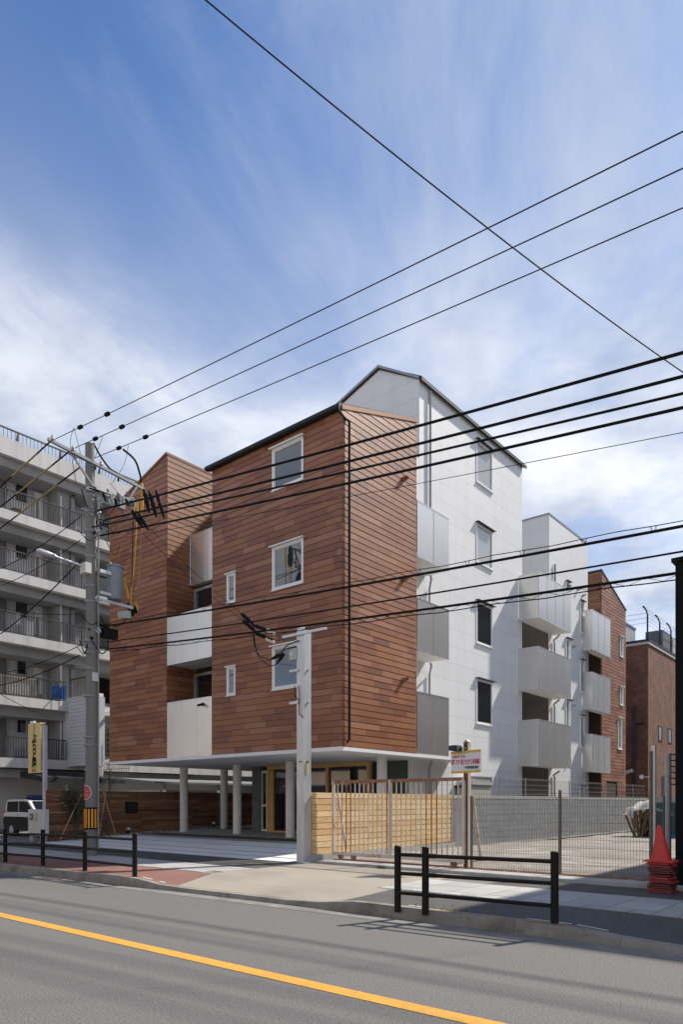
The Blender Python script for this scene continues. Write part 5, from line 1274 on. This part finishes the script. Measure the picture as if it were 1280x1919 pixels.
def U(x, y, dx=0.0): v = onX(x, y, PX + dx); return v
crv([U(230, 842), U(252, 862), U(262, 890), U(264, 905)], .028, M_BLACK, 'jumper_cable')
crv([U(174, 830), U(188, 855), U(205, 878), U(220, 888), U(221, 902)], .024, M_BLACK, 'jumper_cable')
for pts in (([U(265, 905), U(266, 930), U(265, 960)]),): crv(pts, .035, M_YTUBE, 'yellow_sleeve')
for x in (249, 256): crv([U(x, 938), U(x + .5, 958)], .03, M_YTUBE, 'yellow_sleeve')
crv([U(265, 962), U(263, 1050), U(258, 1100), U(255, 1132)], .017, M_OLIVE, 'drop_cable')
crv([U(256, 962), U(252, 1050), U(246, 1100), U(245, 1132)], .015, M_YTUBE, 'drop_cable')
crv([U(249, 962), U(247, 1060), U(245, 1128)], .012, M_BLACK, 'drop_cable')
for (a, b, c) in (((137, 802), (131, 835), (142, 905)), ((138, 802), (150, 850), (152, 870)), ((192, 818), (180, 850), (173, 870)), ((240, 834), (232, 870), (210, 905))):
    crv([U(*a), U(*b), U(*c)], .006, M_CABLE, 'tie_wire')
# transformer on its bracket
ty = U(206, 1065).y; tx = PX + .15
p = MB(); zt_, zb_ = U(206, 1066).z, U(206, 1126).z
p.tube([(tx, ty + .05, zb_), (tx, ty + .05, zb_ + .03), (tx, ty + .05, zt_ - .05), (tx, ty + .05, zt_)], [.19, .205, .205, .20], 20); trf = p.build('transformer', M_TRANS, up_, True)
p = MB(); p.tube([(tx, ty + .05, zt_), (tx, ty + .05, zt_ + .05)], [.225, .20], 20); p.build('lid', M_TRANS, trf, True)
for dy in (-.1, .1):
    p = MB(); p.tube([(tx - .05, ty + .05 + dy, zt_ + .05), (tx - .05, ty + .05 + dy, zt_ + .14)], [.04, .025], 8); p.build('bushing', M_CERAM, trf)
p = MB(); p.box(tx - .12, tx + .1, PY + .1, ty - .12, zt_ - .25, zt_ - .16); p.box(tx - .12, tx + .1, PY + .1, ty - .12, zb_ + .05, zb_ + .12); p.build('bracket', M_GALV, trf)
crv([(tx + .1, ty + .25, zt_ - .08), U(232, 1080), U(234, 1090)], .035, M_YTUBE, 'yellow_sleeve')
crv([U(234, 1092), U(238, 1108), U(240, 1122)], .028, M_YTUBE, 'yellow_sleeve')
crv([U(252, 1128), U(257, 1138), U(254, 1150), U(246, 1152)], .026, M_YTUBE, 'yellow_sleeve')
la, lb = U(172, 1122), U(243, 1141)
p = MB(); p.bar((PX + .12, la.y, la.z), (PX + .12, lb.y, lb.z), .07); p.build('lower_crossarm', M_GALV, up_)
for (x, y) in ((238, 1132), (244, 1142), (250, 1138)):
    c = U(x, y); p = MB(); p.tube([c, c + Vector((.05, .05, -.16))], [.06, .045], 8); p.build('line_fuse', M_BLACK, up_)
c = U(230, 1155); p = MB(); p.hexa([(PX + .02, c.y - .14, c.z - .10), (PX + .2, c.y - .14, c.z - .1), (PX + .2, c.y + .12, c.z - .06), (PX + .02, c.y + .12, c.z - .06), (PX + .02, c.y - .2, c.z + .07), (PX + .2, c.y - .2, c.z + .07), (PX + .2, c.y + .1, c.z + .13), (PX + .02, c.y + .1, c.z + .13)]); p.build('clear_cover', M_CLEARP, up_)
# lamp arm
lt, lb = U(68, 1031), U(155, 1061)
p = MB(); p.tube([(PX + .1, PY - .05, lb.z - .02), lb, lt.lerp(lb, .42)], [.035, .035, .03], 10); arm = p.build('lamp_arm', M_GALV, up_, True)
d = (lt - lb).normalized()
p = MB(); q0 = lt.lerp(lb, .42); q1 = lt
p.tube([q0, q0.lerp(q1, .15), q0.lerp(q1, .5), q0.lerp(q1, .85), q1], [.035, .06, .075, .07, .03], 12); p.build('lamp_head', M_SHOPG, arm, True)
p = MB(); c = U(160, 1068); p.box(PX - .05, PX + .22, PY - .29, PY - .13, c.z - .13, c.z + .13); p.build('control_box', M_APTW, up_)
p = MB(); p.tube([(PX + .17, PY + .09, 9.3), (PX + .17, PY + .09, .3)], .022, 8); p.build('conduit', M_APT, up_, True)
p = MB(); p.tube([U(186, 985), U(178, 1150), U(176, 1300), U(176, 1350)], .012, 6); p.build('rope', mat('pinkish_rope', (.45, .36, .33), rough=.9), up_)
for (x, y, w_, h_) in ((171, 1270, .14, .22), (186, 1220, .0, .0)):
    if w_: c = U(x, y); p = MB(); p.box(PX + .12, PX + .2, c.y - .07, c.y + .07, c.z - h_ / 2, c.z + h_ / 2); p.build('plate', M_TIMW, up_)
c = U(196, 1190); p = MB(); p.box(PX + .1, PX + .3, c.y - .2, c.y + .2, c.z - .12, c.z + .12); p.build('splice_box', M_BLACK, up_)
for k in range(22):
    a = random.uniform(0, 6.3); zz = random.choice((8.35, 8.6, 8.9, 9.2, 6.0, 5.6, 5.4)) + random.uniform(-.12, .12)
    p = MB(); c = Vector((PX + .15 * math.cos(a), PY + .15 * math.sin(a), zz)); p.bar(c, c + Vector((.12 * math.cos(a), .12 * math.sin(a), random.uniform(-.1, .05))), .03); p.build('bolt_bracket', M_GALV if k % 3 else M_BLACK, up_)
rl = random.Random(21)
for k in range(14):
    y0, z0_ = PY + rl.uniform(-.25, .35), rl.choice((9.0, 8.75, 8.5, 8.3, 6.1, 5.7, 5.5)); dy = rl.choice((-1, 1)) * rl.uniform(.2, .6)
    s_ = Vector((PX + .17, y0, z0_)); e_ = Vector((PX + .17 + rl.uniform(0, .25), y0 + dy, z0_ + rl.uniform(-.35, .25)))
    crv([s_, s_.lerp(e_, .5) + Vector((.08, 0, -rl.uniform(.12, .35))), e_], rl.uniform(.008, .016), M_CABLE, 'jumper_cable')
for k in range(5):
    c = U(rl.uniform(196, 250), rl.uniform(905, 940)); q = MB(); q.tube([c, c + Vector((.03, .02, -.05)), c + Vector((.05, .05, -.12))], [.02, .035, .012], 8); q.build('insulator', M_CERAM if k % 2 else M_GALVD, up_, True)
# stop plate strapped to the pole
def wrap(name, shapes, m, parent, ang0, zc0, rad):                      # flat outlines bent round the pole
    mb = MB()
    for poly in shapes:
        mb.add([(PX + rad * math.cos(ang0 + s / .175), PY + rad * math.sin(ang0 + s / .175), zc0 + t) for s, t in poly], [list(range(len(poly)))])
    return mb.build(name, m, parent)
st_ = thing('stop_sign', (PX - .17, PY - .1, 1.9), 'red round stop plate with white letters bent round the left side of the utility pole', 'sign')
zc0 = onX(165, 1485, PX).z
view = math.atan2(-PY, -PX)                                            # from the pole towards the pavement in front
ang0 = view - R_(62)
def disc(r_): 
    out = []
    for k in range(24):                                                # narrow strips so that the plate follows the pole
        s0, s1 = -r_ + 2 * r_ * k / 24, -r_ + 2 * r_ * (k + 1) / 24
        h0, h1 = math.sqrt(max(r_ * r_ - s0 * s0, 0)), math.sqrt(max(r_ * r_ - s1 * s1, 0))
        out.append([(s0, -h0), (s1, -h1), (s1, h1), (s0, h0)] if 0 < k < 23 else ([(s0, 0), (s1, -h1), (s1, h1)] if k == 0 else [(s0, -h0), (s1, 0), (s0, h0)]))
    return out
wrap('rim', disc(.19), M_SIGNW, st_, ang0, zc0, .172)
wrap('plate', disc(.172), mat('sign_red', (.55, .02, .025), rough=.4, var=0), st_, ang0, zc0, .174)
def bent_text(txt, size, t0, s0):
    o = text(txt, size, (0, 0, 0), (1, 0), M_SIGNW, 'lettering', st_)
    o0 = ORG[st_.name]
    for v in o.data.vertices:
        p_ = v.co + o0; s, t = p_.x + s0, p_.z + t0; a_ = ang0 + s / .175
        v.co = Vector((PX + .177 * math.cos(a_), PY + .177 * math.sin(a_), zc0 + t)) - o0
bent_text('止まれ', .10, .035, 0); bent_text('STOP', .105, -.075, 0)

# galvanised square pole
GX, GY = -10.80, 11.62
gp_ = thing('steel_service_pole', (GX, GY, .14), 'square galvanised steel service pole with small crossarms at the driveway', 'pole')
zt_ = onY(580, 1180, GY).z; hw = .117
p = MB(); p.box(GX - hw, GX + hw, GY - hw, GY + hw, .1, zt_); p.build('pole', M_GALV, gp_)
p = MB(); p.box(GX - hw + .02, GX - .01, GY - hw, GY - .02, zt_, zt_ + .06); p.box(GX + .02, GX + hw, GY - hw, GY - hw + .02, zt_, zt_ + .10); p.build('top_plate', M_GALV, gp_)
p = MB(); p.box(GX - .22, GX + .22, GY - .22, GY + .22, .13, .165); p.build('base_plate', M_GALV, gp_)
za = onY(570, 1190, GY).z
p = MB(); p.bar((onY(530, 1198, GY - .15).x, GY - .15, za + .0), (onY(611, 1185, GY - .15).x, GY - .15, za + .0), .06, .055); p.build('crossarm', M_GALV, gp_)
for yy in (1257, 1317):
    c = onY(568, yy, GY); 
    p = MB(); p.bar((onY(543, yy, GY - .14).x, GY - .14, c.z), (GX - .05, GY - .14, c.z), .04, .055); p.build('bracket_arm', M_GALV, gp_)
    p = MB(); p.tube([(GX + hw, GY, c.z), (GX + hw + .06, GY, c.z)], .025, 8); p.build('bolt', M_GALV, gp_)
c = onY(556, 1225, GY)
p = MB(); p.box(c.x - .12, c.x + .13, GY - .13, GY + .1, c.z - .16, c.z + .10); p.build('meter_box', M_CLEARP, gp_)
p = MB(); p.box(c.x - .10, c.x + .02, GY - .14, GY - .13, c.z - .06, c.z + .03); p.build('meter_label', M_TIMW, gp_)
p = MB(); p.tube([(GX, GY, onY(580, 1428, GY).z), (GX, GY, onY(580, 1428, GY).z + .02)], .172, 4); p.build('strap', M_RUST, gp_)
c = onY(597, 1440, GY); p = MB(); p.box(GX + hw, GX + hw + .05, GY - .05, GY - .03, c.z - .12, c.z + .12); p.build('tag', M_YPALE, gp_)
for k, (x, y, x2, y2) in enumerate(((452, 1150, 474, 1170), (455, 1163, 480, 1185), (476, 1172, 510, 1184), (478, 1186, 512, 1200))):
    a, b = onY(x, y, GY - .15), onY(x2, y2, GY - .15); p = MB(); p.tube([a, a.lerp(b, .1), a.lerp(b, .3), a.lerp(b, .34), a.lerp(b, .6), a.lerp(b, .64), b], [.02, .045, .05, .04, .052, .04, .03], 9); p.build('line_switch', M_BLACK, gp_, True)
for (x, y, x2, y2) in ((500, 1181, 516, 1189), (499, 1197, 515, 1205)):
    a, b = onY(x, y, GY - .15), onY(x2, y2, GY - .15); p = MB(); p.tube([a, a.lerp(b, .2), a.lerp(b, .25), a.lerp(b, .5), a.lerp(b, .55), a.lerp(b, .8), b], [.04, .055, .035, .05, .032, .042, .015], 10); p.build('insulator', M_CERAM, gp_, True)
V = lambda x, y, d=0: onY(x, y, GY - .15 + d)
crv([V(516, 1189), V(530, 1196)], .008, M_CABLE, 'stay_wire', par=gp_)
crv([V(474, 1168), V(476, 1205), V(486, 1228), V(505, 1236)], .011, M_CABLE, 'jumper_cable', par=gp_)
crv([V(474, 1175), V(482, 1225), V(505, 1247), V(520, 1243)], .011, M_CABLE, 'jumper_cable', par=gp_)
for (a, b) in (((507, 1236), (527, 1226)), ((519, 1243), (533, 1224))):
    p = MB(); p.tube([V(*a), V(*b).lerp(V(*a), .5), V(*b)], [.02, .045, .03], 8); p.build('line_switch', M_BLACK, gp_, True)
crv([V(527, 1226), V(536, 1211), V(560, 1200)], .012, M_CABLE, 'jumper_cable', par=gp_)
crv([V(552, 1285), V(553, 1305), V(560, 1312)], .010, M_CABLE, 'jumper_cable', par=gp_); crv([V(559, 1285), V(561, 1310), V(560, 1335), V(568, 1345)], .010, M_CABLE, 'jumper_cable', par=gp_)

# overhead cables, each hung between poles along the street
def cable(name, pts, r, label, sag=.0, n=24, group='overhead cables', sides=6, cat='cable'):
    P = []
    for (a, b) in zip(pts, pts[1:]):
        a, b = Vector(a), Vector(b); m_ = n
        for k in range(m_ + (1 if b == Vector(pts[-1]) else 0)):
            t = k / m_; q = a.lerp(b, t); q.z -= sag * 4 * t * (1 - t); P.append(q)
    b = MB(); b.tube(P, r, sides); o = b.build(name, M_CABLE, None, True); tag(o, label, cat, group); return o, P
def beyond(a, b, L=14):
    a, b = Vector(a), Vector(b); return b + (b - a).normalized() * L
# three high-voltage lines
hv = [((94, 827), (1280, 230), 8.42), ((134, 842), (1280, 300), 8.95), ((178, 858), (1280, 375), 9.72)]
for k, (l, r_, y) in enumerate(hv):
    a = onX(l[0], l[1], PX + .14); yy = a.y; b = onY(r_[0], r_[1], yy); e = beyond(a, b)
    o, P = cable('power_line', [a, e], .0085, ['highest of the three thin lines fanning up from the utility pole', 'middle one of the three thin lines fanning up from the utility pole', 'lowest of the three thin lines fanning up from the utility pole'][k], .10, 36)
    for t in (.035, .075) if k else (.045, .085):
        c = a.lerp(e, t); c.z -= .10 * 4 * t * (1 - t); c2 = a.lerp(e, t + .007); c2.z -= .1 * 4 * t * (1 - t)
        q = MB(); q.tube([c, c.lerp(c2, .2), c.lerp(c2, .8), c2], [.015, .045, .045, .015], 10); tag(q.build('line_clamp', M_BLACK, None, True), ['black clamp on the highest thin line', 'black clamp on the middle thin line', 'black clamp on the lowest thin line'][k] + (' nearer the utility pole' if t < .06 else ' farther from the utility pole'), 'clamp', 'black clamps on the thin lines, %s' % ['highest', 'middle', 'lowest'][k])
    # towards the next pole on the left, in worn yellow sleeves
    tgt = [(0, 912), (0, 950), (0, 990)][k]; f = onY(tgt[0], tgt[1], yy)
    s = a if k < 2 else onX(150, 955 - 80, PX)
    b_ = MB(); b_.tube([s, s.lerp(f, .3), s.lerp(f, .36), s.lerp(f, .7), beyond(s, f, 7)], .019, 8); ob_ = b_.build('sleeved_line', M_CABLE, None, True)
    tag(ob_, ['upper', 'middle', 'lower'][k] + ' thick sleeved line dropping from the pole top to the left edge', 'cable', 'overhead cables')
    b_ = MB(); b_.tube([s.lerp(f, .25), s.lerp(f, .75)], .0205, 8); q_ = b_.build('worn_sleeve', M_OLIVE, ob_, True)
# four thick low-voltage cables
lv = [((182, 957), (1280, 637), 9.35, .022), ((196, 974), (1280, 682), 9.55, .022), ((172, 988), (1280, 713), 9.2, .018), ((186, 1004), (1280, 741), 9.75, .022)]
nm4 = ['topmost', 'second', 'third', 'lowest']
for k, (l, r_, y, rad) in enumerate(lv):
    a = onY(l[0], l[1], y); b = onY(r_[0], r_[1], y); e = beyond(a, b)
    cable('service_cable', [a, e], rad, '%s of the four thick black cables crossing the brown wall' % nm4[k], .16, 36)
cable('thin_wire', [onY(205, 1012, 9.6), beyond(onY(205, 1012, 9.6), onY(1280, 793, 9.6))], .005, 'hair-thin wire just below the four thick black cables', .12, 30)
# communication cables with messenger wire
cm_ = [((205, 1172), (1280, 953), 9.35, .020), ((200, 1203), (1280, 1000), 9.25, .013), ((205, 1216), (1280, 1040), 9.5, .020)]
nm3 = ['upper lashed telephone cable above the steel service pole', 'single plain cable between the two lashed telephone cables', 'lower lashed telephone cable with its loose zigzag wire']
for k, (l, r_, y, rad) in enumerate(cm_):
    a = onY(l[0], l[1], y); b = onY(r_[0], r_[1], y); e = beyond(a, b)
    o, P = cable('telephone_cable', [a, e], rad, nm3[k], .22, 60)
    if k == 1: continue
    dz = .075 if k == 0 else -.075
    b_ = MB(); b_.tube([q + Vector((0, 0, dz + .012 * math.sin(i * 1.7))) for i, q in enumerate(P)], .0065 if k == 0 else .009, 5); mo = b_.build('messenger_wire', M_CABLE, o); 
    z_ = MB()
    for i in range(0, len(P) - 1, 1 if k else 2):
        q, q2 = P[i], P[i + 1]
        if k: z_.tube([q, q.lerp(q2, .5) + Vector((0, 0, dz)), q2], .004, 3)
        else: z_.tube([q + Vector((-.04, 0, dz)), q + Vector((0, 0, -.02)), q + Vector((.04, 0, dz))], .006, 4)
    zo = z_.build('lashing_wire', M_CABLE, o); zo['kind'] = 'stuff'
# one line slanting across the road
a = ray(385, 0) * 7.6 + Vector((0, 0, EYE)); b = ray(1280, 697) * 9.3 + Vector((0, 0, EYE)); mid = ray(915, 428) * 8.35 + Vector((0, 0, EYE))
a2 = a + (a - mid).normalized() * 5; b2 = b + (b - mid).normalized() * 8
p = MB(); P = []
for k in range(41):
    t = k / 40; s = t * 4 - 2                                        # smooth curve through a, mid, b
    l0, l1, l2 = (s * (s - 1)) / 2, 1 - s * s, (s * (s + 1)) / 2
    P.append(a * l0 + mid * l1 + b * l2)
p.tube(P, .0085, 6); tag(p.build('street_crossing_line', M_CABLE, None, True), 'single thin black line slanting down from the top across all other lines', 'cable', 'overhead cables')
# service drops
def drop(p_, q_, r, label): cable('service_drop', [p_, q_], r, label, .15, 16)
drop(onY(452, 1150, GY - .15), onX(205, 905, PX), .006, 'upper thin drop wire from the utility pole to the steel service pole')
drop(onY(455, 1163, GY - .15), onX(205, 935, PX), .006, 'lower thin drop wire from the utility pole to the steel service pole')
def leftdrop(s, e, Xe, r, label): cable('service_drop', [onX(s[0], s[1], PX), onX(e[0], e[1], Xe)], r, label, .10, 16)
leftdrop((150, 968), (0, 1066), -22, .012, 'dark drop cable from the pole past the fifth gallery')
leftdrop((150, 1012), (0, 1098), -22, .010, 'dark drop cable from the pole past the fourth gallery')
leftdrop((152, 1048), (0, 1188), -21, .016, 'thick dark cable from the lamp arm to the third gallery')
leftdrop((150, 1150), (0, 1138), -22, .009, 'thin level cable from the pole across the third gallery')
leftdrop((152, 1208), (0, 1262), -22, .010, 'drop cable from the pole across the second gallery slab')
leftdrop((148, 1228), (0, 1284), -22, .014, 'thick twisted drop cable above the second gallery railing')
cable('service_drop', [onX(95, 1346, -28), onX(0, 1301, -26)], .012, 'pale cable crossing the wall below the second gallery', .05, 10)
